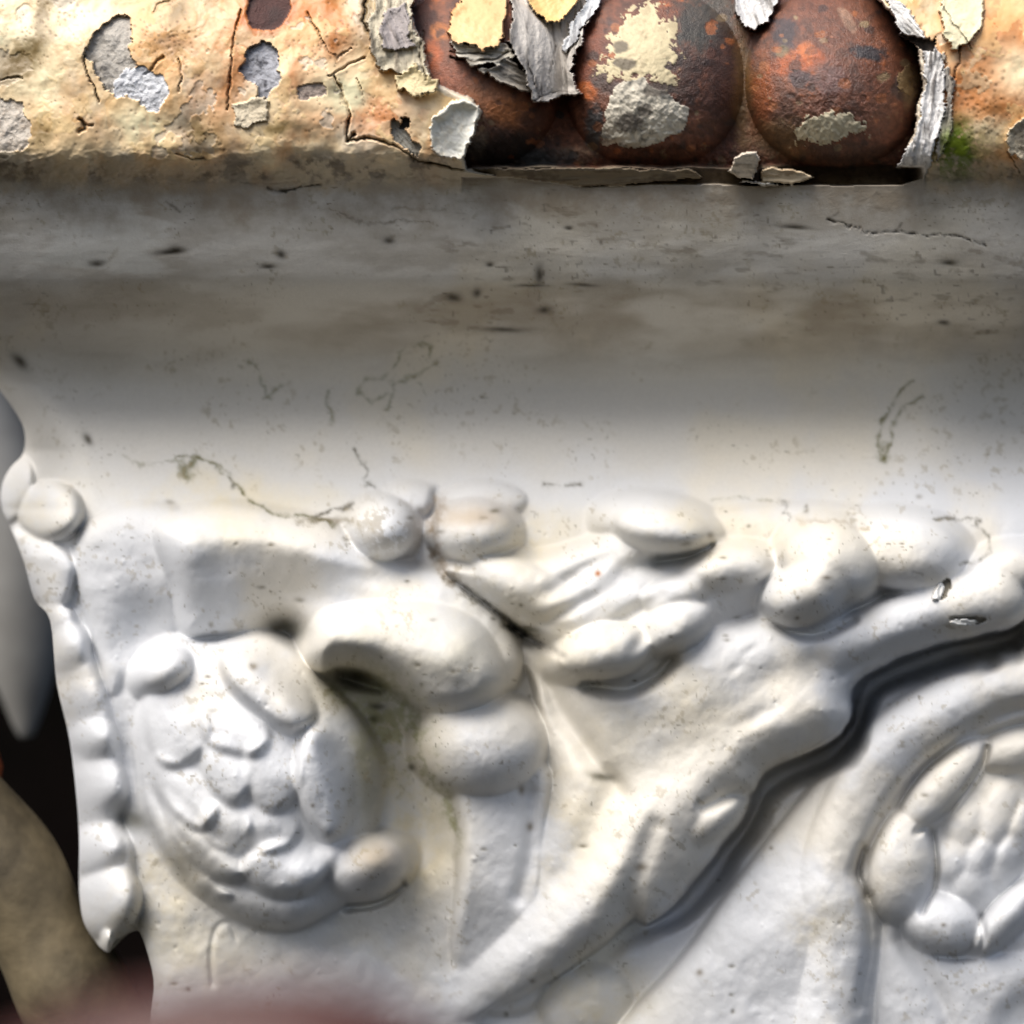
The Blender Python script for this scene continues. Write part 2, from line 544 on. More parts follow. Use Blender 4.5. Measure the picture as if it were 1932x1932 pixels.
cobbles([(1822, 1552, 36, 50, 24), (1880, 1535, 34, 66, 18), (1796, 1622, 38, 44, 10), (1848, 1622, 28, 52, 25), (1904, 1622, 30, 62, 24), (1836, 1670, 40, 40, 20), (1930, 1560, 26, 50, 20)], 13, 1, L_FL, k=7)
L_RL = new_label('right_leaf', None, 'plain leaf below the flower')
plate([(1670, 1740), (1760, 1800), (1900, 1800), (2060, 1790), (2060, 2140), (1640, 2140), (1650, 1960)], 20, 60, L_RL, k=10, wall=0.15)
groove([(1700, 1775), (1745, 1840), (1780, 1900), (1800, 1990)], 18, 16)
groove([(1636, 1700), (1644, 1780), (1634, 1850), (1626, 1900)], 11, 36)
dent(1935, 1925, 50, 34, -40, 80)
groove([(1990, 1325), (1880, 1352), (1760, 1432), (1690, 1505), (1645, 1590), (1618, 1645)], 14, 36)

# the dark undercut beside the diagonal leaf: the ground falls away there
gap = [(1900, 1190), (1760, 1240), (1650, 1290), (1615, 1360), (1590, 1400), (1520, 1440), (1450, 1480), (1410, 1540), (1350, 1640), (1280, 1722), (1200, 1752), (1090, 1840)]
Pg = rounded(gap, 4, False)
slg = box(980, 1960, 1130, 1920)
dg = seg_dist(PX[slg], PY[slg], Pg)
gfade = (1 - 0.3 * sst(1580, 1760, PY[slg])) * (1 - sst(1700, 1850, PY[slg]))
dg = dg * (1 + 0.5 * fbm(PX[slg], PY[slg], 120, 3, 9))
mg = ~np.isin(LAB[slg], [i for i in range(len(LABELS)) if i == L_LF or (LABELS[i] and LABELS[i][1] == L_LF)])
H[slg] -= np.where(mg, (140 + 110 * sst(1440, 1600, PX[slg])) * gfade * sst(46, 6, dg), 0)

# hand cast, many times painted: soften everything a little, then add brush sags and runs
groove([(1110, 1290), (1180, 1300), (1235, 1276), (1265, 1246)], 13, 56)
groove([(955, 1178), (985, 1196), (1020, 1214)], 6, 50)
groove([(1440, 1150), (1480, 1186), (1540, 1198), (1610, 1170)], 8, 34)
groove([(1240, 1060), (1300, 1050), (1340, 1030)], 9, 30)
groove([(1634, 1690), (1618, 1645), (1628, 1600)], 7, 46)
groove([(1730, 1570), (1790, 1530), (1850, 1450), (1862, 1410)], 5, 34)
groove([(1755, 1570), (1766, 1650), (1740, 1720)], 5, 30)
groove([(1850, 1730), (1856, 1775), (1835, 1806), (1770, 1802)], 5, 18)
groove([(655, 1712), (720, 1700), (758, 1668)], 7, 40)
groove([(640, 1275), (680, 1292), (720, 1300)], 7, 40)


fr = slice(RIM_ROWS, NR)
H[fr] = blur(H[fr], 3)
H[fr] += (fbm(PX[fr], PY[fr], 80, 3, 3) * 3.4 + fbm(PX[fr], PY[fr], 30, 3, 6) * 0.8 + fbm(PX[fr], PY[fr], 12, 3, 4) * 0.35) * sst(900, 1000, PY[fr])
H[fr] += fbm(PX[fr] * 0.3, PY[fr], 16, 3, 5) * 0.5 * sst(420, 455, PY[fr]) * (1 - sst(880, 980, PY[fr]))

# paint specks: little bumps and pits
rng = np.random.default_rng(5)
for k in range(150):
    x, y = rng.uniform(150, 1930), rng.uniform(960, 1930)
    r = rng.uniform(2.5, 5.0)
    dent(x, y, r, r, 0, rng.choice([-1.6, -1.2, 1.5, 2.2]))

# ------------------------------------------------------------------ rim
RS = slice(0, RIM_ROWS)
X = PX[RS]; Y = PY[RS]
wx = fbm(X, Y, 60, 5, 31, 0.6); wy = fbm(X, Y, 60, 5, 32, 0.6)
WX = X + wx * 10; WY = Y + wy * 10          # torn edges
w2x = X + fbm(X, Y, 26, 4, 33, 0.6) * 4; w2y = Y + fbm(X, Y, 26, 4, 34, 0.6) * 4
prof = np.interp(Y, fine, ph)
iron = prof - 112 + 20 * sst(240, 320, Y)
beads = [(-135 + 342 * k) for k in range(7)]
ballid = np.zeros(X.shape, np.int32)
for n_, bx_ in enumerate(beads):
    u = np.abs((X - bx_) / 171.0); v = np.abs((Y - 150) / 168.0)
    r = (u ** 2.15 + v ** 2.15) ** (1 / 2.15)
    hb = 160 + 150 * np.sqrt(np.maximum(1 - r * r, 0)) - 3 * np.maximum(r - 1, 0) * 150
    ballid = np.where(r < 0.985, n_ + 1, ballid)
    iron = smax(iron, hb, 16)
rough_n = fbm(X, Y, 22, 5, 35, 0.65)
fine_n = fbm(X, Y, 7, 3, 36, 0.6)
lowr = sst(150, 260, Y)
iron = iron + rough_n * (0.8 + 1.4 * lowr) + fine_n * (0.5 + 0.8 * lowr)
# thick paint skin bridges the beads
bead_wave = np.cos((X - 207) * 2 * math.pi / 342)
paint = prof + 4 + 7 * (1 - sst(300, 345, Y + wy * 8)) + 7 * bead_wave * np.exp(-((Y - 140) / 110) ** 2) + fbm(X, Y, 150, 3, 37) * 10 + fbm(X, Y, 45, 4, 38) * 2.6
ter = fbm(X, Y, 110, 5, 39, 0.6)
ter2 = fbm(X, Y, 80, 5, 40, 0.62)
t1 = sst(0.30, 0.325, ter); t2 = sst(0.38, 0.4, ter2); t3 = sst(0.55, 0.57, -ter)
paint = paint + (t1 * 0.5 + t2 * 0.4 - t3 * 1.2) * (1 - sst(300, 340, Y))
# region sheets
bare = [(772, -190), (775, 20), (798, 95), (815, 150), (850, 172), (887, 182), (912, 212), (896, 240), (884, 270), (878, 300), (880, 318), (1000, 322), (1300, 322), (1500, 330), (1694, 334),
        (1722, 250), (1742, 160), (1728, 90), (1690, 35), (1650, -5), (1560, -190)]
d_bare = sdf(w2x, w2y, np.array(bare, float))
HR = paint.copy()
lip = 7 * np.exp(-((d_bare - 6) / 14) ** 2) * sst(0, 4, d_bare)            # torn paint curls up a little
curl = 26 * np.exp(-(((X - 885) / 26) ** 2 + ((Y - 245) / 48) ** 2))
HR = np.where(d_bare > 0, HR + lip + curl, iron)
LABR = LAB[RS].copy()
LABR[:] = L_RIM
for n_, bx_ in enumerate(beads):
    m = (ballid == n_ + 1) & (d_bare < 0)
    if m.sum() > 4000:
        txt = {1233: 'rusty bead with pale leftover paint', 1575: 'shiny brown rusted bead', 891: 'rusted bead half under peeling paint'}.get(bx_)
        LABR[m] = new_label('bead', L_RIM, txt)

# colours of the rim -------------------------------------------------
CR = np.zeros(X.shape + (3,), np.float32)
RR = np.full(X.shape, 0.5, np.float32)
BR = np.full(X.shape, 0.35, np.float32)


def mix(C, m, col):
    m = np.clip(m, 0, 1)[..., None]
    return C * (1 - m) + np.asarray(col, np.float32) * m


n1 = fbm(X, Y, 150, 4, 41); n2 = fbm(X, Y, 70, 5, 42, 0.6); n3 = fbm(X, Y, 30, 5, 43, 0.65); n4 = fbm(X, Y, 12, 4, 44, 0.65); n5 = fbm(X, Y, 200, 4, 45)
cream = np.zeros_like(CR) + lin(242, 218, 176)
cream = mix(cream, sst(-0.1, 0.6, n1) * 0.75, lin(236, 192, 130))
cream = mix(cream, sst(0.0, 0.7, n2) * 0.6, lin(246, 234, 210))
cream = mix(cream, sst(0.25, 0.8, n5) * 0.55, lin(214, 158, 92))


def spot(x, y, a, b, ang=0, w=12):
    t = math.radians(ang)
    xx = WX + n3 * w - x; yy = WY + n2 * w - y
    u = (xx * math.cos(t) + yy * math.sin(t)) / a
    v = (-xx * math.sin(t) + yy * math.cos(t)) / b
    return np.exp(-(u * u + v * v))


for (x, y, a, b, ang, s) in [(450, 90, 26, 90, 12, 1.0), (590, 40, 60, 60, 0, 0.7), (630, 30, 26, 60, -20, 1.0), (1880, 170, 90, 90, 0, 1.0), (1850, 60, 60, 50, 0, 0.7), (1920, 60, 60, 50, 0, 0.9), (550, 130, 30, 60, 0, 0.6),
                             (700, 190, 26, 90, 10, 0.55), (330, 60, 50, 60, 0, 0.4), (400, 190, 60, 50, 0, 0.4), (720, 240, 60, 26, 10, 0.6), (1800, 180, 30, 60, 0, 0.7), (480, 20, 70, 40, 0, 0.8), (560, 10, 40, 60, 0, 0.5), (250, 30, 40, 40, 0, 0.35), (600, 230, 70, 30, 0, 0.45), (200, 250, 50, 30, 0, 0.3), (740, 215, 60, 40, 0, 0.6), (1870, 230, 60, 30, 0, 0.6)]:
    cream = mix(cream, np.clip(spot(x, y, a, b, ang, 20) * 1.5 * s, 0, 1) * (0.75 + 0.25 * n3), lin(204, 122, 54))
for (x, y, a, b) in [(1925, 130, 45, 45), (1870, 250, 50, 30), (80, 150, 60, 60), (20, 60, 50, 50), (280, 240, 60, 50), (660, 170, 40, 40)]:
    cream = mix(cream, spot(x, y, a, b) * 0.8, lin(250, 236, 196))
cream = mix(cream, t1 * 0.45, lin(222, 206, 170)); cream = mix(cream, t2 * 0.4, lin(236, 206, 146)); cream = mix(cream, t3 * 0.6, lin(214, 204, 186))
rim_l = np.exp(-((ter - 0.312) / 0.016) ** 2) + np.exp(-((ter2 - 0.39) / 0.016) ** 2) * 0.7
cream = mix(cream, rim_l * 0.10 * sst(-0.3, 0.4, n2), lin(120, 96, 62))
st = sst(0.0, 0.75, fbm(X, Y * 0.7, 95, 5, 49, 0.62) + 0.35 * n1)
st = st * (0.55 + 0.45 * sst(260, 520, X)); cream = mix(cream, st * 0.55, lin(208, 138, 70))
st2 = sst(0.25, 0.8, fbm(X, Y * 0.6, 55, 5, 50, 0.65) + 0.25 * n5)
cream = mix(cream, st2 * 0.45 * (0.6 + 0.4 * sst(260, 520, X)), lin(150, 100, 52))
# olive dirt
ol = sst(0.25, 0.9, n3 + 0.4 * n1) * sst(-0.3, 0.5, fbm(X, Y, 230, 3, 46))
cream = mix(cream, ol * 0.42, lin(140, 112, 56))
for (x, y, a, b, ang) in [(90, 30, 14, 70, 20), (30, 130, 30, 50, 40), (80, 250, 22, 30, 0), (380, 250, 40, 22, 20), (690, 20, 16, 60, 10), (345, 20, 20, 40, 30), (520, 235, 36, 14, 0), (60, 90, 60, 14, -40)]:
    cream = mix(cream, spot(x, y, a, b, ang) * 0.85, lin(112, 90, 40))
cream = mix(cream, spot(1803, 285, 38, 46) * 1.5 * sst(-0.6, 0.4, n4 + 0.3), lin(92, 108, 28))
# small dark pits, clustered
rp = np.random.default_rng(9)
pits = [(rp.normal(1850, 42), rp.normal(185, 48), rp.uniform(1.2, 4.0)) for _ in range(100)]
pits += [(rp.uniform(-100, 800), rp.uniform(0, 290), rp.uniform(1.0, 2.6)) for _ in range(230)]
for cx_, cy_, cn_ in [(330, 90, 40), (290, 70, 25), (60, 60, 30), (600, 90, 30), (480, 205, 26), (700, 200, 30), (380, 260, 40), (660, 40, 40), (120, 20, 30)]:
    pits += [(rp.normal(cx_, 24), rp.normal(cy_, 26), rp.uniform(1.1, 3.0)) for _ in range(cn_)]
pit = np.zeros(X.shape, np.float32)
for (x, y, r_) in pits:
    sl = box(x - 12, x + 12, y - 12, y + 12)
    if sl[0].stop > RIM_ROWS or sl[0].start >= sl[0].stop:
        continue
    q = np.exp(-(((PX[sl] - x) / r_) ** 2 + ((PY[sl] - y) / r_) ** 2))
    pit[sl] = np.maximum(pit[sl], q)
cream = mix(cream, pit * 0.65, lin(92, 62, 30))
HR -= np.where(d_bare > 0, pit * 0.9, 0)
CR[:] = cream
RR[:] = 0.36
BR[:] = 0.14

# bare iron: rust
rust = np.zeros_like(CR) + lin(116, 72, 52)
rust = mix(rust, sst(-0.2, 0.6, n2) * 0.8, lin(134, 84, 60))
rust = mix(rust, sst(0.1, 0.6, n3) * 0.7, lin(84, 58, 48))
rust = mix(rust, sst(0.5, 1.0, n4 * 0.6 + n2 * 0.8) * 0.7, lin(170, 96, 50))
rust = mix(rust, sst(0.35, 0.8, fbm(X, Y, 60, 4, 48)) * 0.75, lin(62, 56, 54))
rust = mix(rust, sst(0.5, 0.9, n4 + n3 * 0.5) * sst(170, 270, Y) * 0.6, lin(158, 136, 104))


def blot(x, y, a, b, ang=0, soft=0.12, w=0.42):
    t = math.radians(ang)
    xx = X - x; yy = Y - y
    u = (xx * math.cos(t) + yy * math.sin(t)) / a
    v = (-xx * math.sin(t) + yy * math.cos(t)) / b
    r_ = np.sqrt(u * u + v * v)
    return sst(1.0 + soft, 1.0 - soft, r_ + w * (n3 * 0.8 + n4 * 0.6))


for (x, y, a, b, ang, c, s_, o_) in [
        (1330, 40, 60, 70, 0, (66, 68, 62), .35, .9), (1370, 180, 44, 120, 0, (72, 46, 36), .5, .9), (1300, 150, 24, 60, 0, (58, 42, 36), .4, .8), (1122, 250, 16, 46, 0, (64, 68, 70), .3, .9), (1104, 105, 30, 60, 15, (116, 62, 42), .5, .8),
        (1108, 172, 20, 18, 0, (180, 98, 46), .25, 1), (1400, 160, 16, 130, 0, (118, 90, 54), .5, .9), (1428, 190, 22, 70, 0, (126, 86, 48), .5, .7), (1482, 62, 30, 28, 0, (66, 56, 58), .25, .95), (1476, 98, 12, 12, 0, (120, 108, 80), .3, .8),
        (1502, 118, 48, 18, -12, (176, 92, 48), .4, .9), (1520, 95, 14, 14, 0, (196, 112, 62), .3, .9), (1640, 100, 36, 13, 6, (50, 50, 54), .3, .95), (1510, 152, 22, 16, 0, (72, 58, 60), .25, .9), (1440, 190, 20, 60, 0, (150, 80, 42), .5, .7),
        (1560, 150, 36, 26, 0, (120, 96, 96), .5, .5), (1600, 40, 26, 10, 60, (176, 140, 116), .3, .6), (1721, 165, 14, 34, 10, (150, 130, 96), .4, .8), (1600, 288, 90, 18, 0, (92, 62, 44), .4, .8), (1470, 260, 40, 40, 0, (110, 88, 58), .5, .8),
        (930, 200, 90, 30, 24, (164, 106, 68), .5, .9), (960, 215, 46, 22, 10, (176, 106, 52), .4, .8), (850, 150, 36, 40, 0, (150, 88, 62), .5, .8), (1000, 222, 30, 22, 0, (96, 62, 46), .4, .8), (960, 285, 110, 34, 0, (56, 46, 40), .5, .9),
        (900, 270, 16, 34, 20, (140, 124, 108), .4, .7), (815, 100, 16, 30, 0, (186, 98, 50), .4, .9), (800, 40, 20, 40, 0, (74, 44, 38), .4, .9), (830, 60, 20, 16, 0, (190, 116, 60), .3, .8), (1085, 290, 40, 14, 0, (150, 126, 104), .4, .6), (1030, 300, 60, 18, 0, (60, 62, 62), .5, .8)]:
    rust = mix(rust, blot(x, y, a, b, ang, s_) * o_, lin(*c))
rq = np.random.default_rng(23)
pal = [(70, 50, 44), (60, 56, 56), (168, 100, 56), (150, 128, 96), (96, 58, 42), (176, 112, 70), (58, 42, 36)]
for _ in range(170):
    x, y, r_ = rq.uniform(800, 1730), rq.uniform(0, 305), rq.uniform(2.5, 11)
    sl = box(x - 30, x + 30, y - 30, y + 30)
    if sl[0].stop > RIM_ROWS:
        continue
    q = np.sqrt((PX[sl] - x) ** 2 + ((PY[sl] - y) * rq.uniform(0.8, 1.6)) ** 2) / r_ + 0.6 * (n3[sl] * 0.8 + n4[sl] * 0.7)
    mm = sst(1.15, 0.8, q) * rq.uniform(0.45, 0.9)
    rust[sl] = mix(rust[sl], mm, lin(*pal[rq.integers(len(pal))]))
    HR[sl] -= np.where(d_bare[sl] < 0, mm * rq.uniform(-0.8, 1.8), 0)
rust = rust * np.clip(1 + 0.28 * n4 + 0.22 * fine_n, 0.45, 1.5)[..., None]
mb = d_bare < 0
CR[mb] = rust[mb]
RR[mb] = np.clip(0.44 + 0.14 * n3[mb] + 0.25 * lowr[mb], 0.28, 0.85)
BR[mb] = 0.8
# shiny hand-rubbed crown of the second bead
RR -= np.where(mb, 0.24 * np.exp(-(((X - 1580) / 90) ** 2 + ((Y - 120) / 80) ** 2)), 0)
# edge of torn paint is white and grey through its thickness
ed = (d_bare > -1) & (d_bare < 9 + 5 * n3)
CR[ed] = mix(CR, np.ones(X.shape) * 0.75, lin(196, 190, 178))[ed]


def patch(pts, thick, col, name=None, text=None, warp='w2', rough=0.6, var=0.5, col2=(90, 84, 80), lipup=0.0, rel='iron', slope=3.0, streak=None, breakup=0.0, bmp=0.6):
    """a sheet of leftover or lifted paint with its own thickness"""
    global HR, CR, LABR
    P = np.array(pts, float)
    x_, y_ = (w2x, w2y) if warp == 'w2' else (WX, WY)
    d = sdf(x_, y_, P)
    m = (0.5 * n3 + 0.16 * n4 - d / 13.0) > 0
    if breakup:
        m = (n4 * 0.75 + n3 * 0.85 - d / 20.0) > breakup
    if not m.any():
        return
    ref = {'iron': iron, 'paint': paint, 'cur': HR}[rel]
    edge = np.exp(-(d / 9.0) ** 2)
    lift = thick + lipup * edge
    grain = (n4 * 1.2 + fine_n * 0.8) * bmp / 0.6
    if streak is not None:
        t = math.radians(streak)
        s_ = fbm((X * math.cos(t) + Y * math.sin(t)) * 0.16, -X * math.sin(t) + Y * math.cos(t), 9, 4, 51, 0.6)
        grain = s_ * 4.5
        tone = s_
    else:
        tone = n4 * 0.6 + n3 * 0.6
    HR[m] = (ref + lift + grain)[m]
    c = np.zeros_like(CR) + lin(*col)
    c = mix(c, sst(0.0, 0.8, tone) * var, lin(*col2))
    c = mix(c, sst(0.1, 0.8, -tone) * var * 0.6, np.minimum(lin(*col) * 1.25, 0.9))
    CR[m] = c[m]
    RR[m] = rough
    BR[m] = bmp
    if name:
        LABR[m] = new_label(name, L_RIM, text)


# leftover thin paint on the beads
patch([(1150, 70), (1186, 38), (1232, 16), (1262, 50), (1276, 110), (1272, 155), (1230, 156), (1200, 140), (1150, 148), (1136, 130), (1148, 100)], 1.0, (206, 192, 156), 'paint_flake', 'pale leftover paint on rusty bead', 'w2', 0.6, 0.4, (128, 108, 84), breakup=-0.12, bmp=0.25)
patch([(1136, 215), (1160, 165), (1212, 146), (1240, 172), (1300, 200), (1292, 248), (1216, 280), (1142, 272)], 1.4, (220, 212, 194), 'paint_flake', 'chalky lower leftover paint on rusty bead', 'w2', 0.75, 0.8, (70, 72, 74), breakup=0.0, bmp=0.28)
patch([(1490, 248), (1528, 214), (1576, 208), (1640, 218), (1630, 244), (1566, 276), (1500, 272)], 1.4, (206, 196, 168), 'paint_flake', 'pale crust low on the shiny bead', 'w2', 0.8, 0.6, (120, 96, 68), breakup=0.05, bmp=0.28)
for (x, y, a, b) in [(1172, 88, 14, 12), (1182, 120, 20, 12), (1192, 230, 26, 18), (1246, 170, 34, 14), (1215, 210, 14, 12)]:
    CR = mix(CR, blot(x, y, a, b, 0, .25) * 0.8, lin(74, 66, 60))
patch([(1690, 120), (1735, 110), (1740, 180), (1710, 200), (1680, 170)], 2, (150, 126, 88), None, None, 'w2', 0.8, 0.6, (92, 62, 40), breakup=0.7)
# peeling sheets between the first and second bead
patch([(850, 70), (900, 84), (955, 78), (966, 104), (940, 132), (890, 122), (858, 104)], 22, (206, 200, 186), 'paint_flake', 'laminated grey flake below an orange patch', 'WX', 0.7, 0.8, (112, 104, 92), 6, streak=8)
patch([(842, 66), (858, 24), (872, 5), (866, -190), (960, -190), (958, 20), (950, 70), (930, 90), (884, 90), (855, 80)], 36, (228, 190, 138), 'paint_flake', 'cream and orange patch of top coat', 'w2', 0.4, 0.6, (198, 128, 70), 5, bmp=0.15)
patch([(905, 128), (960, 112), (1010, 150), (1008, 178), (960, 168), (930, 150)], 16, (170, 162, 150), 'paint_flake', None, 'w2', 0.8, 0.7, (70, 64, 60), 8, streak=24)
patch([(950, -190), (962, 20), (962, 80), (985, 130), (1000, 178), (1012, 196), (1040, 190), (1062, 178), (1094, 176), (1078, 132), (1084, 96), (1100, 66), (1126, 20), (1140, -190)], 30, (196, 190, 182), 'paint_flake', 'grey weathered flake hanging like bark', 'w2', 0.85, 0.85, (92, 86, 80), 15, streak=82)
patch([(1068, 100), (1090, 66), (1128, 20), (1140, -190), (1116, -190), (1100, 10), (1078, 40), (1060, 90)], 44, (206, 208, 210), 'paint_flake', None, 'w2', 0.8, 0.8, (104, 104, 108), 6, streak=100)
patch([(994, -190), (996, 8), (1012, 30), (1034, 44), (1056, 46), (1078, 24), (1092, -5), (1100, -190)], 52, (228, 190, 126), 'paint_flake', 'scalloped cream flake with a rolled white edge', 'w2', 0.4, 0.5, (210, 160, 98), 8, bmp=0.15)
patch([(1362, -190), (1384, 16), (1398, 46), (1420, 56), (1450, 40), (1468, 4), (1478, -190)], 40, (214, 212, 210), 'paint_flake', 'white flake wedged between two beads', 'w2', 0.7, 0.8, (110, 104, 98), 6, streak=70)
# the thick broken edge to the right of the second bead
patch([(1655, -30), (1690, -10), (1742, 52), (1742, 82), (1704, 66), (1690, 36)], 6, (232, 230, 226), 'paint_flake', 'upper piece of the thick broken paint edge', 'w2', 0.7, 0.7, (120, 112, 104), 4, rel='paint', streak=45)
patch([(1738, 88), (1764, 84), (1782, 120), (1786, 180), (1780, 230), (1760, 290), (1742, 345), (1716, 340), (1690, 316), (1722, 268), (1738, 210), (1746, 150)], 8, (232, 230, 228), 'paint_flake', 'long grey white splinter of broken paint beside the shiny bead', 'w2', 0.72, 0.9, (104, 98, 94), 5, rel='paint', streak=96)
patch([(1784, 100), (1800, 150), (1800, 200), (1796, 244), (1776, 296), (1762, 312), (1776, 250), (1786, 190)], 3, (186, 178, 166), 'paint_flake', None, 'w2', 0.7, 0.8, (92, 84, 78), 5, rel='paint', streak=92)
patch([(1704, 66), (1742, 76), (1768, 78), (1762, 92), (1736, 94)], -8, (66, 58, 52), None, None, 'w2', 0.9, 0.5, (40, 36, 34), 0, rel='paint')
patch([(1775, -190), (1776, 20), (1786, 70), (1804, 92), (1832, 80), (1856, 50), (1856, 10), (1840, -190)], 12, (228, 220, 186), 'paint_flake', 'rounded pale cream blister beside the splinter', 'w2', 0.5, 0.4, (150, 140, 104), 2, rel='paint', bmp=0.3)
patch([(1900, 250), (1918, 228), (1960, 210), (1990, 300), (1924, 300), (1902, 286)], 8, (206, 194, 170), 'paint_flake', None, 'w2', 0.6, 0.7, (110, 100, 90), 5, rel='paint')
# missing chips in the thick paint on the left
patch([(160, 98), (178, 60), (212, 34), (246, 24), (250, 60), (244, 96), (262, 124), (236, 150), (214, 176), (196, 168), (182, 140)], -9, (186, 180, 170), 'primer_patch', 'grey primer where a large chip of cream paint is missing', 'w2', 0.8, 0.9, (96, 94, 92), 0, rel='paint')
patch([(214, 160), (238, 134), (262, 128), (300, 146), (320, 160), (316, 186), (296, 212), (280, 206), (262, 186), (236, 182), (216, 186)], -3, (232, 234, 238), 'primer_patch', 'bluish white undercoat chip', 'w2', 0.6, 0.6, (140, 142, 150), 0, rel='paint')
patch([(455, 132), (468, 94), (492, 70), (514, 84), (526, 120), (532, 150), (512, 164), (500, 192), (488, 184), (482, 162), (462, 148)], -8, (170, 172, 180), 'primer_patch', 'dark grey oval chip below the rust spot', 'w2', 0.7, 0.95, (58, 58, 66), 0, rel='paint')
patch([(436, 196), (470, 186), (506, 194), (500, 226), (474, 242), (446, 232)], 2.5, (214, 200, 172), 'paint_flake', 'thin rounded translucent flake edge', 'w2', 0.5, 0.5, (170, 156, 130), 2, rel='paint')
patch([(560, 162), (612, 154), (618, 182), (566, 188)], -3, (176, 160, 148), 'primer_patch', None, 'w2', 0.8, 0.7, (120, 104, 98), 0, rel='paint')
patch([(736, 222), (752, 226), (790, 280), (788, 294), (764, 280), (742, 250)], -7, (140, 138, 130), 'primer_patch', 'narrow dark slit in the paint', 'w2', 0.8, 0.9, (48, 48, 46), 0, rel='paint', streak=55)
patch([(758, 220), (772, 222), (770, 240), (758, 240)], -12, (40, 40, 42), None, None, 'w2', 0.8, 0.5, (24, 24, 26), 0, rel='paint')
patch([(-10, 186), (40, 196), (54, 240), (50, 280), (10, 284), (-30, 270)], -3, (206, 196, 182), 'primer_patch', 'pale scraped patch at the left edge', 'w2', 0.6, 0.6, (170, 150, 128), 0, rel='paint')
d_rs = np.sqrt(((WX - 506) / 44) ** 2 + ((WY - 18) / 38) ** 2)
CR = mix(CR, sst(1.5, 1.0, d_rs) * 0.7, lin(176, 92, 36))
mrs = d_rs < 1
CR[mrs] = mix(np.zeros_like(CR) + lin(72, 30, 20), sst(-0.2, 0.6, n3) * 0.6, lin(46, 22, 18))[mrs]
HR -= 8 * sst(1.08, 0.9, d_rs)
BR[mrs] = 1.0; RR[mrs] = 0.75
LABR[mrs] = new_label('rust_spot', L_RIM, 'dark round rust spot in the cream paint')
# layered ridge left of the bare iron
patch([(690, 40), (706, 8), (722, -190), (772, -190), (776, 20), (796, 96), (812, 148), (776, 158), (742, 142), (716, 132), (698, 90)], 12, (206, 196, 172), 'paint_flake', 'chunky ridge of many paint layers beside bare rust', 'WX', 0.7, 0.8, (120, 108, 92), 6, rel='paint', streak=86)
patch([(712, 60), (732, 20), (766, 8), (774, 70), (790, 90), (756, 92), (724, 88)], 18, (160, 152, 150), 'paint_flake', None, 'w2', 0.8, 0.8, (96, 88, 84), 4, rel='paint', streak=70)
patch([(740, 140), (780, 120), (828, 156), (822, 176), (780, 180), (750, 170)], 16, (222, 204, 158), 'paint_flake', None, 'w2', 0.5, 0.6, (150, 120, 70), 5, rel='paint')
patch([(812, 250), (814, 226), (850, 200), (876, 190), (904, 206), (898, 236), (886, 270), (872, 300), (836, 296), (816, 280)], 12, (240, 238, 228), 'paint_flake', 'white curled flake beside the dark bare iron', 'w2', 0.45, 0.4, (206, 190, 150), 12, rel='paint', bmp=0.25)

# cracks in the thick paint
def crack(pts, w=2.0, depth=8, col=(58, 44, 28), a=0.9):
    global HR, CR
    P = np.array(pts, float)
    d = seg_dist(w2x + wx * 5, w2y + wy * 5, P)
    wv = 0.95 * w * np.clip(0.9 + 0.5 * n3, 0.5, 1.6)
    m = np.exp(-(d / wv) ** 2) * np.clip(0.85 + 0.5 * n2, 0.4, 1)
    HR = HR - depth * m
    CR = mix(CR, m * a, lin(*col))
    side = np.exp(-((d - w * 2.4) / (w * 1.4)) ** 2)
    HR = HR + side * depth * 0.05


crack([(438, 108), (432, 150), (430, 190), (426, 206)]); crack([(438, 108), (446, 60), (452, 20)], 1.6)
crack([(272, 138), (288, 120), (306, 104)], 2); crack([(338, 112), (342, 150), (340, 176)], 1.6, 5)
crack([(160, 100), (158, 130), (172, 160), (186, 190)], 1.8); crack([(630, 140), (650, 190), (660, 220), (655, 262), (670, 250)], 2.6, 12)
crack([(668, 150), (684, 186)], 1.3, 5); crack([(690, 110), (640, 128), (620, 140)], 1.8)
crack([(580, 20), (600, 60), (616, 95), (640, 110), (664, 90)], 1.6, 6); crack([(150, 226), (160, 244), (150, 250)], 3, 9); crack([(176, 236), (160, 236)], 2, 6)
crack([(0, 150), (40, 150)], 1.8, 5); crack([(290, 24), (300, 8), (320, 0)], 1.6, 5); crack([(330, 288), (360, 300), (384, 298)], 2.2, 8)
crack([(655, 262), (700, 262), (740, 270), (780, 300), (830, 316), (878, 322)], 2.4, 9)
crack([(1776, 10), (1800, 40), (1830, 92)], 1.3, 4); crack([(1806, 86), (1810, 120), (1800, 150)], 1.8, 6); crack([(1900, 286), (1926, 330)], 1.3, 4)
crack([(700, -60), (690, 0), (684, 40), (694, 60)], 3, 12); crack([(800, 60), (790, 110), (806, 150)], 2.5, 8)
crack([(850, 108), (900, 118), (940, 112), (958, 96)], 2.2, 8); crack([(850, 96), (880, 104), (930, 104)], 1.6, 6)
crack([(1010, 190), (1040, 176), (1092, 172)], 1.6, 4); crack([(1000, 120), (1010, 160)], 1.6, 5); crack([(1050, 90), (1040, 140)], 1.6, 5)
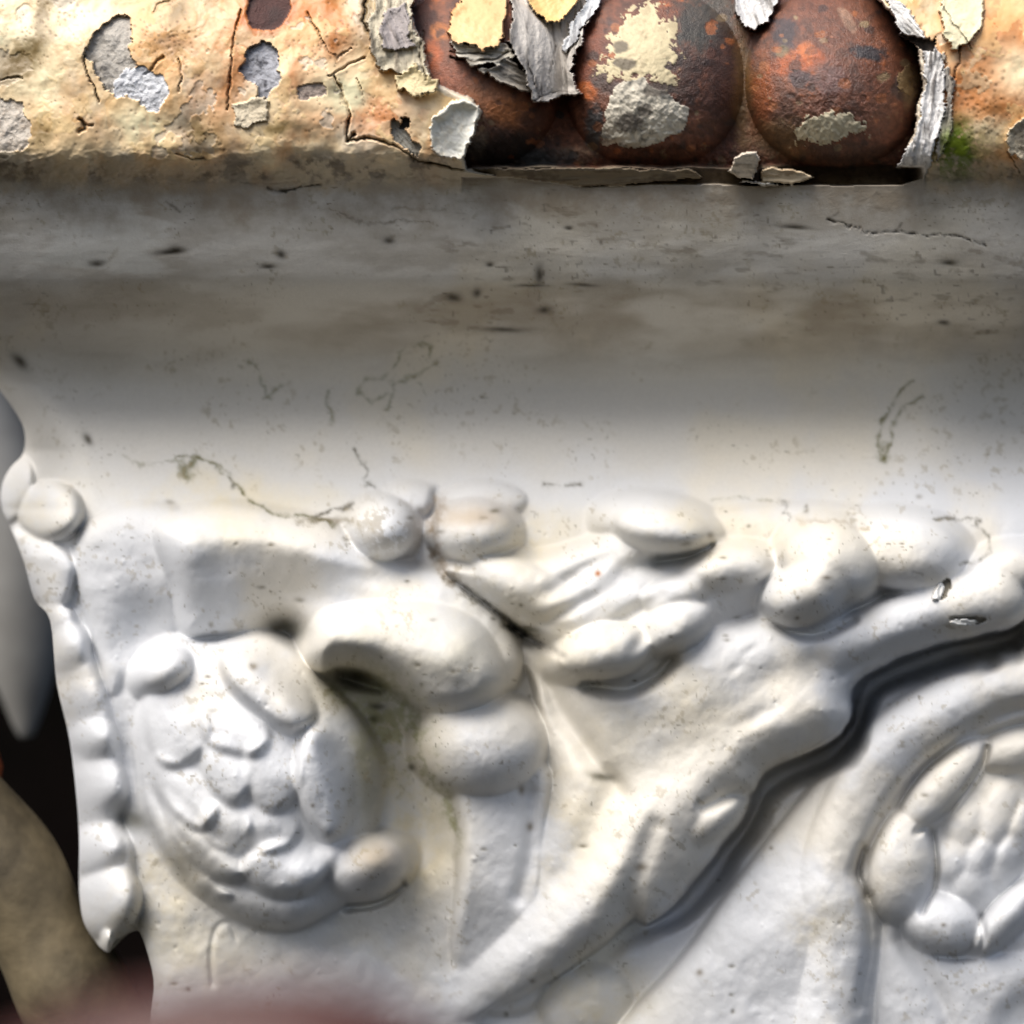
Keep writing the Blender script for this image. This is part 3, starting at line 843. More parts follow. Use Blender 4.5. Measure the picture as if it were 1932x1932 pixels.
# dirty lower edge of the rim, dust drifting under it
edge_dirt = sst(268, 322, Y + n2 * 26 + n3 * 8) * (d_bare > -2)
CR = mix(CR, edge_dirt * 0.75, lin(160, 150, 132))
HR = HR + np.where(d_bare > 2, fbm(X * 0.5, Y, 26, 4, 55, 0.6) * 5 * sst(270, 300, Y) * (1 - sst(335, 365, Y)), 0)
drt = sst(0.05, 0.7, n3 + 0.3 * n4 + 0.4 * n2) * sst(275, 312, Y) * (1 - sst(336, 362, Y))
CR = mix(CR, drt * 0.7, lin(70, 56, 40))

CR = mix(CR, np.clip(spot(1806, 288, 40, 44) * 1.3, 0, 1) * sst(-0.5, 0.5, n4 + n3 + 0.3) * (d_bare > 0) * (X > 1772), lin(104, 120, 34))
# the step below the beads: an open black joint and split paint sheets
xe = np.interp(X, [860, 960, 1100, 1300, 1500, 1700, 1760], [322, 334, 352, 346, 350, 348, 330])
soff = np.interp(Y, fine, ph) + 4
j = (X > 872) & (X < 1745) & (Y > 300) & (d_bare > -6)
xe2 = xe + fbm(X, Y, 90, 3, 61) * 3
top_y = 312 + 4 * fbm(X, Y, 60, 3, 62)
joint = sst(876, 905, X) * (1 - sst(1722, 1745, X)) * sst(top_y - 2, top_y + 5, Y) * (1 - sst(xe2 - 2.5, xe2 + 1.5, Y))
deep = np.interp(X, [870, 1000, 1260, 1330, 1440, 1500, 1560, 1700], [6, 8, 10, 26, 60, 100, 120, 110])
HR = HR * (1 - joint) + (soff - deep) * joint
jm = joint > 0.5
CR = mix(CR, joint * 0.9, lin(112, 98, 78)) 
CR = mix(CR, joint * sst(-0.2, 0.5, n3) * 0.6, lin(70, 58, 44))
RR[jm] = 0.8
LABR[jm] = new_label('open_joint', L_RIM, 'dark open joint where paint has split off below the beads')
HRS = np.where(Y > xe2, 1, 0)


def sheet(pts, lift, col, col2, text=None, tilt=0.0):
    P = np.array(pts, float)
    d = sdf(w2x, w2y, P)
    m = d < 0
    if not m.any():
        return
    s_ = fbm(X * 0.16, Y, 9, 4, 52, 0.6)
    HR[m] = (soff + lift * np.clip(-d / 2.0, 0, 1) + s_ * 2 + tilt * (Y - P[:, 1].mean()))[m]
    c = mix(np.zeros_like(CR) + lin(*col), sst(-0.1, 0.7, s_ + 0.4 * n4) * 0.8, lin(*col2))
    CR[m] = c[m]
    RR[m] = 0.75
    LABR[m] = new_label('paint_flake', L_RIM, text)


sheet([(880, 316), (960, 318), (1080, 316), (1300, 320), (1330, 334), (1220, 346), (1080, 352), (960, 338)], 2, (122, 108, 86), (80, 68, 52), 'dark split sheet of paint below the first bead')
sheet([(905, 345), (990, 344), (1075, 350), (1092, 362), (1070, 368), (980, 360)], 7, (128, 118, 96), (92, 82, 62), 'loose tongue of paint lying along the ledge')
sheet([(1384, 300), (1400, 288), (1428, 284), (1434, 300), (1422, 338), (1392, 334), (1376, 322)], 22, (220, 208, 190), (150, 136, 116), 'shell shaped white chip under the shiny bead')
sheet([(1436, 316), (1500, 318), (1540, 338), (1490, 346), (1436, 342)], 6, (206, 188, 158), (140, 116, 84), 'brown white splinter under the shiny bead', 0.3)
sheet([(1400, 340), (1450, 343), (1500, 350), (1496, 354), (1440, 349), (1396, 345)], 12, (220, 216, 206), (170, 160, 150))

# soffit colours blend in below
jz = (X > 872) & (X < 1745)
wb = sst(332, 370, Y + n3 * 4)
bl = HR * (1 - wb) + (soff - 4 + n3 * 0.8 * (1 - sst(385, 415, Y))) * wb
H[RS] = np.where(jz & (HRS == 0), HR, np.where(jz & (Y > 334), soff - 4 + n3 * 0.8 * (1 - sst(385, 415, Y)), bl))
LABR[Y > 372] = L_COVE
LAB[RS] = np.where(Y < 372, np.where((LABR == L_RIM) & (Y > 330), L_COVE, LABR), L_COVE)

# ------------------------------------------------------------------ colours of cove and frieze
white = lin(200, 202, 205)
N1 = fbm(PX, PY, 260, 4, 81); N2 = fbm(PX, PY, 90, 5, 82, 0.6); N3 = fbm(PX, PY, 34, 5, 83, 0.62); N4 = fbm(PX, PY, 11, 3, 84, 0.6)
COLR[:] = white
COLR = mix(COLR, sst(0.0, 0.7, N1 + 0.3 * N2) * 0.55, lin(214, 206, 188))


def gs(x, y, a, b, ang=0, w=14):
    t = math.radians(ang)
    xx = PX + N3 * w - x; yy = PY + N2 * w - y
    u = (xx * math.cos(t) + yy * math.sin(t)) / a
    v = (-xx * math.sin(t) + yy * math.cos(t)) / b
    return np.exp(-(u * u + v * v))


# cream ageing in sheltered places
for (x, y, a, b, ang, s) in [(450, 930, 200, 34, 4, 0.9), (420, 1000, 110, 34, 5, 0.7), (1010, 1010, 120, 60, 0, 0.9), (770, 1420, 60, 190, -14, 1.0), (820, 1600, 70, 120, 0, 1.0), (1100, 1560, 60, 150, 20, 0.7), (1130, 1890, 140, 80, 0, 0.9),
                             (330, 1680, 90, 120, 30, 0.9), (400, 1790, 220, 70, 5, 0.7), (1400, 1010, 240, 60, 0, 0.7), (1300, 1330, 170, 90, -20, 0.6), (1560, 1740, 50, 60, 0, 0.6), (110, 960, 90, 70, 0, 0.7), (980, 1130, 160, 80, 20, 0.5), (1160, 1200, 150, 50, -20, 0.6)]:
    COLR = mix(COLR, gs(x, y, a, b, ang, 26) * s * 0.85 * (0.75 + 0.35 * N3), lin(206, 195, 166))
# cove: grey brown dirt, more of it towards the rim
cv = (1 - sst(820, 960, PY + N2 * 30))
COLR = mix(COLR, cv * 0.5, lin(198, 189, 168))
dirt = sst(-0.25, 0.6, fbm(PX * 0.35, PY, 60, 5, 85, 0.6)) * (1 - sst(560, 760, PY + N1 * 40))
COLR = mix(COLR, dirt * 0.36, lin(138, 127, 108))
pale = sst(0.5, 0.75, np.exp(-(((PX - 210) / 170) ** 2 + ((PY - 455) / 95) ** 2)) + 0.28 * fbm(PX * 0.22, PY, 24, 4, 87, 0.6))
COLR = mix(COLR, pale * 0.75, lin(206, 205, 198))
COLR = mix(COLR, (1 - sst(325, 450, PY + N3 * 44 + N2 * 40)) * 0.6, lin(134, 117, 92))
fl = sst(0.45, 0.85, fbm(PX * 0.3, PY, 18, 4, 86, 0.6)) * sst(0.0, 0.5, N1 + 0.3) * (1 - sst(620, 700, PY))
COLR = mix(COLR, fl * 0.4, lin(96, 82, 62))
bd = np.exp(-((PY - 590 + N2 * 30) / 70) ** 2) * sst(-0.4, 0.5, fbm(PX * 0.3, PY, 70, 4, 88, 0.6)) * (0.55 + 0.45 * sst(500, 1100, PX))
COLR = mix(COLR, bd * 0.55, lin(124, 108, 82))
# scattered dark specks in the cove
spk = 0.6 * sst(0.86, 0.95, vnoise(PX / 9, PY / 7, 91)) * (1 - sst(600, 680, PY)) * sst(-0.2, 0.4, N1 + 0.3 * N2)
COLR = mix(COLR, spk * 0.7, lin(58, 46, 32))
for (x, y, a, b, ang) in [(183, 498, 17, 7, 0), (320, 476, 30, 5, -4), (332, 474, 14, 7, 0), (531, 482, 11, 8, 20), (735, 455, 13, 7, 0), (505, 504, 16, 5, 0), (856, 561, 15, 9, 0), (899, 551, 9, 9, 30), (1028, 586, 15, 7, 0), (1018, 520, 8, 18, 0), (1000, 540, 30, 3, 0),
                          (1100, 538, 26, 3, 0), (950, 621, 40, 5, 0), (1792, 497, 18, 6, 0), (36, 683, 20, 10, 40), (165, 830, 12, 7, 60), (925, 500, 8, 5, 0), (1075, 430, 8, 4, 0), (1780, 610, 12, 5, 0), (1500, 430, 30, 4, 4)]:
    m = gs(x, y, a, b, ang, 3)
    COLR = mix(COLR, m * 0.9, lin(48, 40, 24))
    H -= m * 2.0
# algae: olive veins
def vein(pts, w, a=0.8, col=(86, 84, 34), depth=0.0, rag=10):
    global COLR, H
    P = np.array(pts, float)
    sl = box(P[:, 0].min() - 30, P[:, 0].max() + 30, P[:, 1].min() - 30, P[:, 1].max() + 30)
    d = seg_dist(PX[sl] + N3[sl] * rag * 0.7 + N2[sl] * rag, PY[sl] + N2[sl] * rag * 0.8 - N3[sl] * rag * 0.7, P)
    m = np.exp(-(d / (w * np.clip(0.9 + 0.7 * N3[sl] + 0.3 * N4[sl], 0.3, 2))) ** 2) * np.clip(0.75 + 0.5 * N4[sl] + 0.3 * N2[sl], 0.2, 1)
    COLR[sl] = mix(COLR[sl], m * a, lin(*col))
    if depth:
        H[sl] -= m * depth


vein([(330, 868), (370, 866), (410, 880), (440, 906), (465, 940), (500, 962), (560, 974), (640, 996)], 5, 0.9, depth=2)
vein([(345, 870), (360, 896), (372, 872)], 9, 0.8)
vein([(232, 862), (300, 876), (340, 872)], 3, 0.5)
vein([(430, 895), (436, 915)], 6, 0.9, (40, 40, 20))
vein([(600, 980), (650, 965), (665, 950)], 6, 0.85, (60, 54, 34)); vein([(668, 846), (690, 880), (684, 905), (700, 915)], 4, 0.85, (60, 58, 36))
vein([(560, 985), (630, 990), (660, 985)], 7, 0.6, (110, 98, 70))
vein([(1025, 911), (1055, 915)], 4, 0.95, (60, 54, 22), 1, 2); vein([(1066, 916), (1094, 914)], 4.5, 0.95, (60, 54, 22), 1, 2)
vein([(1720, 720), (1690, 745), (1660, 790), (1655, 830), (1672, 860)], 4, 0.85); vein([(1740, 752), (1700, 770), (1680, 800), (1675, 850)], 4, 0.7)
vein([(1668, 840), (1672, 858)], 8, 0.8)
for q in [[(750, 660), (755, 650), (790, 645), (820, 660), (818, 672)], [(750, 660), (750, 680), (720, 700), (680, 710), (672, 730)], [(740, 700), (742, 740), (735, 770)], [(740, 715), (800, 705), (830, 690)], [(790, 720), (800, 755)],
          [(470, 680), (490, 700), (500, 730), (516, 750)], [(500, 750), (512, 745), (535, 725)], [(670, 735), (700, 750), (730, 740)], [(620, 740), (628, 770), (632, 790)]]:
    vein(q, 3.2, 0.55, (96, 98, 62), 0, 12)
vein([(1475, 945), (1472, 965), (1485, 975), (1480, 985)], 6, 0.9, (52, 48, 34), 4)
vein([(1340, 938), (1400, 932), (1460, 945)], 3, 0.4); vein([(1500, 978), (1580, 985), (1640, 1000)], 5, 0.4, (140, 122, 92))
vein([(1770, 985), (1790, 978), (1850, 982)], 4, 0.8, (84, 80, 64)); vein([(1840, 985), (1865, 1010), (1868, 1040), (1840, 1055), (1810, 1060)], 3, 0.7, (84, 80, 64), 0, 5)
vein([(1560, 412), (1600, 430), (1640, 436), (1690, 432), (1740, 446), (1800, 450), (1860, 462)], 2.6, 0.9, (44, 38, 28), 3, 10)
vein([(1580, 400), (1560, 412)], 2.5, 0.7, (50, 44, 32), 0, 6); vein([(1700, 420), (1680, 436)], 2, 0.7, (50, 44, 32), 0, 6)
vein([(508, 352), (540, 362), (560, 358), (575, 350), (605, 349)], 3.4, 0.95, (40, 36, 24), 5, 6)
vein([(450, 344), (600, 342)], 2.2, 0.6, (70, 62, 46), 1, 6)
vein([(620, 400), (700, 418), (760, 415), (820, 425)], 2.6, 0.55, (84, 76, 60), 0, 10); vein([(740, 392), (840, 398)], 4, 0.4, (110, 98, 78), 0, 10)
vein([(320, 380), (345, 400)], 2, 0.6, (84, 76, 60), 0, 5)
# dirt beside berries and along the rose; shade painted into deep seams and holes
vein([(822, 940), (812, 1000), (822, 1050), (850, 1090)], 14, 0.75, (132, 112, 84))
vein([(840, 1085), (920, 1145), (985, 1190), (1010, 1205)], 8, 0.8, (70, 64, 48))  # shade along the tuft's lower left edge, painted into its seam
vein([(960, 1180), (990, 1200)], 7, 0.9, (36, 32, 24))  # crevice shade painted nearly black
COLR = mix(COLR, gs(730, 985, 55, 45) * 0.6 * sst(-0.3, 0.5, N4 + N3), lin(120, 108, 82))
COLR = mix(COLR, gs(890, 970, 75, 28) * 0.7, lin(160, 142, 116))
COLR = mix(COLR, gs(710, 1620, 52, 46, 0, 10) * 0.85, lin(164, 150, 130))
COLR = mix(COLR, gs(690, 1450, 34, 130, 0, 8) * 0.85, lin(132, 128, 106))
COLR = mix(COLR, gs(640, 1300, 60, 60, 45, 10) * 0.6, lin(160, 152, 122))
COLR = mix(COLR, gs(860, 1230, 80, 70) * 0.5, lin(172, 168, 150))
for q in [[(720, 1290), (790, 1360), (800, 1450), (840, 1510), (858, 1560)], [(640, 1300), (700, 1340), (730, 1400)], [(850, 1500), (862, 1600)]]:
    vein(q, 10, 0.45, (126, 128, 78), 0, 14)
COLR = mix(COLR, gs(755, 1380, 50, 120, -20, 24) * 0.6 * sst(-0.5, 0.5, N4 + N3), lin(150, 152, 108))
for (x, y, a, b) in [(712, 1330, 14, 7), (708, 1354, 14, 9), (775, 1450, 8, 8), (678, 1276, 30, 12), (1000, 1190, 22, 7), (545, 1182, 34, 20), (1135, 1465, 26, 8), (250, 1545, 40, 26)]:
    COLR = mix(COLR, gs(x, y, a, b, 10, 5) * 0.8, lin(62, 60, 40))  # dark spots; those in holes and recesses are painted shade
COLR = mix(COLR, np.exp(-(((PX - 1128) / 6) ** 2 + ((PY - 1082) / 6) ** 2)), lin(150, 92, 40))
for (x, y, a, b) in [(1340, 1010, 7, 7), (1560, 1090, 10, 4), (1505, 1128, 4, 4), (1000, 1560, 7, 9), (984, 1490, 7, 10), (478, 1258, 9, 8), (1320, 1835, 7, 7), (1210, 1636, 12, 8), (1780, 1745, 5, 4), (1455, 1600, 4, 4), (590, 1520, 4, 4)]:
    COLR = mix(COLR, np.exp(-(((PX - x) / a) ** 2 + ((PY - y) / b) ** 2)) * 0.8, lin(110, 100, 84))
rg = np.random.default_rng(31)
for _ in range(70):
    x, y = rg.uniform(300, 1900), rg.uniform(940, 1300) if rg.random() < 0.7 else rg.uniform(1300, 1920)
    r_ = rg.uniform(1.8, 5)
    sl = box(x - 20, x + 20, y - 20, y + 20)
    q = np.exp(-(((PX[sl] - x + N3[sl] * 4) / (r_ * rg.uniform(0.8, 2.4))) ** 2 + ((PY[sl] - y + N2[sl] * 4) / r_) ** 2))
    COLR[sl] = mix(COLR[sl], q * rg.uniform(0.4, 0.85), lin(88, 80, 58)); H[sl] -= q * 1.2
# fine grime everywhere on the white
gr = sst(0.5, 1.0, N4 + 0.5 * N3) * sst(-0.1, 0.6, N2 + 0.2)
COLR = mix(COLR, gr * 0.42, lin(140, 128, 100))
ps = sst(0.90, 0.97, vnoise(PX / 6, PY / 6, 95)) * sst(-0.2, 0.5, N2)
COLR = mix(COLR, ps * 0.6, lin(96, 88, 66))
# broken chips at the end of the stalk
for (x, y, a, b, ang) in [(1782, 1112, 12, 24, 30), (1832, 1170, 34, 9, -6)]:
    m = sst(0.3, 0.5, gs(x, y, a, b, ang, 4) + 0.12 * N4)
    COLR = mix(COLR, m * 0.9, lin(84, 78, 62)); H -= m * 9
    m2 = sst(0.35, 0.5, gs(x - 12, y + 5, a * 0.8, b * 0.8, ang, 4) + 0.1 * N4)
    COLR = mix(COLR, m2, lin(226, 225, 220)); H += m2 * 9
ROUGH[:] = np.clip(0.58 + 0.10 * N2 + 0.06 * N4 + 0.14 * cv, 0.42, 0.85)
BUMP[:] = 0.12 + 0.15 * cv

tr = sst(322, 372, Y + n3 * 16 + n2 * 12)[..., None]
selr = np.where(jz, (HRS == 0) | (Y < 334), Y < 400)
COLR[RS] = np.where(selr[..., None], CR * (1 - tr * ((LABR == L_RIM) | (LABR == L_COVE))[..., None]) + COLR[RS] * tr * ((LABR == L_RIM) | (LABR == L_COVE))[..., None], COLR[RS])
selq = np.where(jz, selr, Y < 345)
ROUGH[RS] = np.where(selq, RR, ROUGH[RS])
BUMP[RS] = np.where(selq, BR, BUMP[RS])

# ------------------------------------------------------------------ outline on the left, then world positions
outline = rounded([(-500, 470), (-190, 520), (-60, 660), (-5, 730), (42, 800), (45, 852), (20, 882), (4, 915), (3, 955), (22, 1000), (45, 1060), (65, 1130), (95, 1172), (107, 1290), (132, 1400),
                   (148, 1550), (149, 1640), (150, 1690), (158, 1740), (180, 1776), (192, 1790), (206, 1797), (214, 1780), (252, 1757), (268, 1768), (290, 1850), (284, 1932), (296, 2040), (300, 2200), (-500, 2200)], 4)
slo = box(-200, 340, 440, 2120)
d_out = np.full(PX.shape, 999.0, np.float32)
d_out[slo] = -sdf(PX[slo], PY[slo], outline) * -1       # positive inside the casting
gy, gx = np.gradient(d_out[slo], ys[slo[0]], xs[slo[1]])
inn = d_out > -3.4
edge = (d_out <= 0) & inn
PXW = PX.astype(np.float64); PYW = PY.astype(np.float64)
gx_full = np.zeros_like(PXW); gy_full = np.zeros_like(PYW)
gx_full[slo] = gx; gy_full[slo] = gy
PXW[edge] -= (d_out * gx_full)[edge]
PYW[edge] -= (d_out * gy_full)[edge]
Hd = H.astype(np.float64)
Hd -= 26 * np.exp(-np.maximum(d_out, 0) / 9.0)
SF = (D - Hd) / D
WXp = (PXW - CX) * U * SF
WYp = -Hd * U
WZp = ZC + (CX - PYW) * U * SF
POS = np.stack([WXp, WYp, WZp], -1)
du = np.gradient(POS, axis=1); dv = np.gradient(POS, axis=0)
NOR = np.cross(du, dv)
NOR /= np.linalg.norm(NOR, axis=-1, keepdims=True) + 1e-12
NOR *= -np.sign(np.median(NOR[..., 1]))

# ------------------------------------------------------------------ materials
def nodes(name):
    m = bpy.data.materials.new(name)
    m.use_nodes = True
    return m, m.node_tree, m.node_tree.nodes['Principled BSDF']


def noise(nt, scale, detail=4, rough=0.6):
    g = nt.nodes.new('ShaderNodeNewGeometry')
    n = nt.nodes.new('ShaderNodeTexNoise')
    n.inputs['Scale'].default_value = scale
    n.inputs['Detail'].default_value = detail
    n.inputs['Roughness'].default_value = rough
    nt.links.new(g.outputs['Position'], n.inputs['Vector'])
    return n


M_CAST, nt, bs = nodes('painted_cast_iron')
ac = nt.nodes.new('ShaderNodeAttribute'); ac.attribute_name = 'tint'
ar = nt.nodes.new('ShaderNodeAttribute'); ar.attribute_name = 'gloss'
ab = nt.nodes.new('ShaderNodeAttribute'); ab.attribute_name = 'grit'
nz = noise(nt, 1500, 5, 0.65)
rmp = nt.nodes.new('ShaderNodeMapRange')
rmp.inputs['From Min'].default_value = 0.3; rmp.inputs['From Max'].default_value = 0.7
rmp.inputs['To Min'].default_value = 0.82; rmp.inputs['To Max'].default_value = 1.12
nt.links.new(nz.outputs['Fac'], rmp.inputs['Value'])
one = nt.nodes.new('ShaderNodeMix'); one.data_type = 'FLOAT'
one.inputs[2].default_value = 1.0
nt.links.new(ab.outputs['Fac'], one.inputs[0])
nt.links.new(rmp.outputs[0], one.inputs[3])
mul = nt.nodes.new('ShaderNodeVectorMath'); mul.operation = 'SCALE'
nt.links.new(ac.outputs['Color'], mul.inputs[0])
nt.links.new(one.outputs[0], mul.inputs['Scale'])
nt.links.new(mul.outputs[0], bs.inputs['Base Color'])
nt.links.new(ar.outputs['Fac'], bs.inputs['Roughness'])
spc = nt.nodes.new('ShaderNodeMath'); spc.operation = 'MULTIPLY_ADD'
spc.inputs[1].default_value = 0.55; spc.inputs[2].default_value = 0.2
nt.links.new(ab.outputs['Fac'], spc.inputs[0])
nt.links.new(spc.outputs[0], bs.inputs['Specular IOR Level'])
nz2 = noise(nt, 2600, 4, 0.7)
bp = nt.nodes.new('ShaderNodeBump')
bp.inputs['Distance'].default_value = 0.00035
nt.links.new(ab.outputs['Fac'], bp.inputs['Strength'])
nt.links.new(nz2.outputs['Fac'], bp.inputs['Height'])
nt.links.new(bp.outputs[0], bs.inputs['Normal'])


def plain(name, c1, c2, scale, rough=0.7, bump=0.3, dist=0.002):
    m, nt, bs = nodes(name)
    n = noise(nt, scale)
    r = nt.nodes.new('ShaderNodeValToRGB')
    r.color_ramp.elements[0].position = 0.35; r.color_ramp.elements[1].position = 0.68
    r.color_ramp.elements[0].color = (*lin(*c1), 1); r.color_ramp.elements[1].color = (*lin(*c2), 1)
    nt.links.new(n.outputs['Fac'], r.inputs[0])
    nt.links.new(r.outputs[0], bs.inputs['Base Color'])
    b = nt.nodes.new('ShaderNodeBump')
    b.inputs['Strength'].default_value = bump; b.inputs['Distance'].default_value = dist
    nt.links.new(n.outputs['Fac'], b.inputs['Height'])
    nt.links.new(b.outputs[0], bs.inputs['Normal'])
    bs.inputs['Roughness'].default_value = rough
    return m


# ------------------------------------------------------------------ cut the relief into its parts
BASEPT = Vector(at(1100, 2110, 60))
capital = bpy.data.objects.new('iron_capital', None)
capital.empty_display_size = 0.02
COL.objects.link(capital)
capital.location = BASEPT
capital['label'] = 'white painted cast iron capital with rusted beaded rim, dirty cove and rose relief'
capital['category'] = 'iron capital'


def link_part(o, parent, text=None):
    COL.objects.link(o)
    o.parent = parent
    if text:
        o['label'] = text
    return o


vin = inn
fin = vin[:-1, :-1] & vin[1:, :-1] & vin[:-1, 1:] & vin[1:, 1:]
FL = LAB[:-1, :-1].copy()
FL[~fin] = 0


def one_piece(F):
    runs = []; rows = []
    for i in range(F.shape[0]):
        r_ = F[i]
        st = np.concatenate([[0], np.nonzero(r_[1:] != r_[:-1])[0] + 1])
        en = np.concatenate([st[1:], [len(r_)]])
        rows.append((len(runs), len(st)))
        runs.extend(zip([i] * len(st), st.tolist(), en.tolist(), r_[st].tolist()))
    par_ = list(range(len(runs)))

    def find(a):
        while par_[a] != a:
            par_[a] = par_[par_[a]]
            a = par_[a]
        return a
    for i in range(1, len(rows)):
        a, na = rows[i - 1]; b, nb_ = rows[i]
        p, q = a, b
        while p < a + na and q < b + nb_:
            _, s0, e0, l0 = runs[p]; _, s1, e1, l1 = runs[q]
            if l0 == l1 and min(e0, e1) > max(s0, s1):
                ra, rb = find(p), find(q)
                if ra != rb:
                    par_[rb] = ra
            if e0 < e1:
                p += 1
            else:
                q += 1
    size = {}
    for k_, (i, s0, e0, l0) in enumerate(runs):
        r_ = find(k_)
        size[r_] = size.get(r_, 0) + e0 - s0
    best = {}
    for r_, n_ in size.items():
        l0 = runs[r_][3]
        if l0 not in best or n_ > size[best[l0]]:
            best[l0] = r_
    moved = 0
    for k_, (i, s0, e0, l0) in enumerate(runs):
        if l0 and find(k_) != best[l0]:
            new = F[i, s0 - 1] if s0 > 0 else 0
            if not new and e0 < F.shape[1]:
                new = F[i, e0]
            if new:
                F[i, s0:e0] = new
                moved += 1
    return moved


for _ in range(4):
    if not one_piece(FL):
        break
idx = np.arange(NR * NC).reshape(NR, NC)
quads = np.stack([idx[:-1, :-1], idx[1:, :-1], idx[1:, 1:], idx[:-1, 1:]], -1)
flatP = (POS - np.array(BASEPT)).reshape(-1, 3)
flatN = NOR.reshape(-1, 3)
flatC = np.concatenate([np.clip(COLR, 0.004, 0.86), np.ones((NR, NC, 1), np.float32)], -1).reshape(-1, 4).astype(np.float32)
flatR = np.clip(ROUGH, 0.15, 0.95).reshape(-1).astype(np.float32)
flatB = BUMP.reshape(-1).astype(np.float32)


def grid_mesh(name, q):
    used, inv = np.unique(q.reshape(-1), return_inverse=True)
    me = bpy.data.meshes.new(name)
    nv, nf = len(used), len(q)
    me.vertices.add(nv); me.loops.add(nf * 4); me.polygons.add(nf)
    me.vertices.foreach_set('co', flatP[used].astype(np.float32).reshape(-1))
    me.loops.foreach_set('vertex_index', inv.astype(np.int32))
    me.polygons.foreach_set('loop_start', np.arange(0, nf * 4, 4, dtype=np.int32))
    me.update(calc_edges=True)
    me.polygons.foreach_set('use_smooth', np.ones(nf, bool))
    a = me.attributes.new('tint', 'FLOAT_COLOR', 'POINT'); a.data.foreach_set('color', flatC[used].reshape(-1))
    a = me.attributes.new('gloss', 'FLOAT', 'POINT'); a.data.foreach_set('value', flatR[used])
    a = me.attributes.new('grit', 'FLOAT', 'POINT'); a.data.foreach_set('value', flatB[used])
    me.normals_split_custom_set_from_vertices(flatN[used].astype(np.float32))
    me.materials.append(M_CAST)
    return me


made = {}
order = sorted(range(1, len(LABELS)), key=lambda i: (LABELS[i][1] is not None, i))
for li in order:
    name, par, text = LABELS[li]
    m = fin & (FL == li)
    if m.sum() < 60:
        # too small to stand alone: give it to its neighbour
        if par:
            FL[FL == li] = par
        continue
for li in order:
    name, par, text = LABELS[li]
    m = fin & (FL == li)
    if not m.any():
        continue
    o = bpy.data.objects.new(name, grid_mesh(name, quads[m]))
    link_part(o, made[par] if par in made else capital, text)
    made[li] = o

# body of the casting behind the relief
e = np.concatenate([quads[fin][:, [0, 1]], quads[fin][:, [1, 2]], quads[fin][:, [2, 3]], quads[fin][:, [3, 0]]])
es = np.sort(e, 1)
key = es[:, 0].astype(np.int64) * (NR * NC) + es[:, 1]
_, first, cnt = np.unique(key, return_index=True, return_counts=True)
be = e[first[cnt == 1]]
bu, binv = np.unique(be.reshape(-1), return_inverse=True)
front = POS.reshape(-1, 3)[bu]
back = front.copy()
back[:, 1] = 500 * U
back[:, 0] = (front[:, 0] - 0.006) * 0.98 + 0.006
mid = np.array([[0.0, 500 * U, ZC]])
verts = np.concatenate([front, back]) - np.array(BASEPT)
nb = len(bu)
bq = binv.reshape(-1, 2)
faces = [(int(b), int(a), int(a) + nb, int(b) + nb) for a, b in bq]
me = bpy.data.meshes.new('casting_body')
me.from_pydata(verts.tolist(), [], faces)
M_BODY = plain('old_white_paint', (150, 146, 134), (196, 194, 186), 60, 0.6, 0.3)
me.materials.append(M_BODY)
link_part(bpy.data.objects.new('casting_body', me), capital)


# ------------------------------------------------------------------ other things
def loft(path, radii, seg=28, cap=True, squash=1.0):
    """a swept body through path points with given radii"""
    P = [Vector(p) for p in path]
    n = len(P)
    vs, fs = [], []
    up = Vector((0, 1, 0))
    for i, p in enumerate(P):
        t = (P[min(i + 1, n - 1)] - P[max(i - 1, 0)]).normalized()
        a = t.cross(up).normalized()
        b = a.cross(t).normalized()
        for k in range(seg):
            q = 2 * math.pi * k / seg
            vs.append(p + a * math.cos(q) * radii[i] + b * math.sin(q) * radii[i] * squash)
    for i in range(n - 1):
        for k in range(seg):
            k2 = (k + 1) % seg
            fs.append((i * seg + k, i * seg + k2, (i + 1) * seg + k2, (i + 1) * seg + k))
    if cap:
        fs.append(tuple(range(seg))[::-1])
        fs.append(tuple((n - 1) * seg + k for k in range(seg)))
    return vs, fs


def mesh_obj(name, vs, fs, mat, origin, label=None, cat=None, parent=None, kind=None):
    me = bpy.data.meshes.new(name)
    me.from_pydata([tuple(Vector(v) - origin) for v in vs], [], fs)
    me.polygons.foreach_set('use_smooth', np.ones(len(me.polygons), bool))
    me.materials.append(mat)
    o = bpy.data.objects.new(name, me)
    COL.objects.link(o)
    if parent is None:
        o.location = origin
    else:
        o.parent = parent
        o.location = origin - parent.location
    if label: o['label'] = label
    if cat: o['category'] = cat
    if kind: o['kind'] = kind
    return o


# curved arm of the ironwork, out of focus at the lower left
M_ARM = plain('weathered_arm_paint', (58, 50, 34), (112, 100, 76), 70, 0.7, 0.4)
path = rounded([(-330, 1330), (-120, 1480), (10, 1640), (95, 1790), (190, 1950), (330, 2080), (560, 2190)], 8, False)
pp = [at(x, y, -150) for x, y in path]
vs, fs = loft(pp, [(92 + 6 * math.sin(i * 0.5)) * U * 1.07 for i in range(len(pp))])
mesh_obj('scroll_arm', vs, fs, M_ARM, at(560, 2190, -150), 'curved brown grey iron arm, blurred, at the lower left corner', 'iron arm')

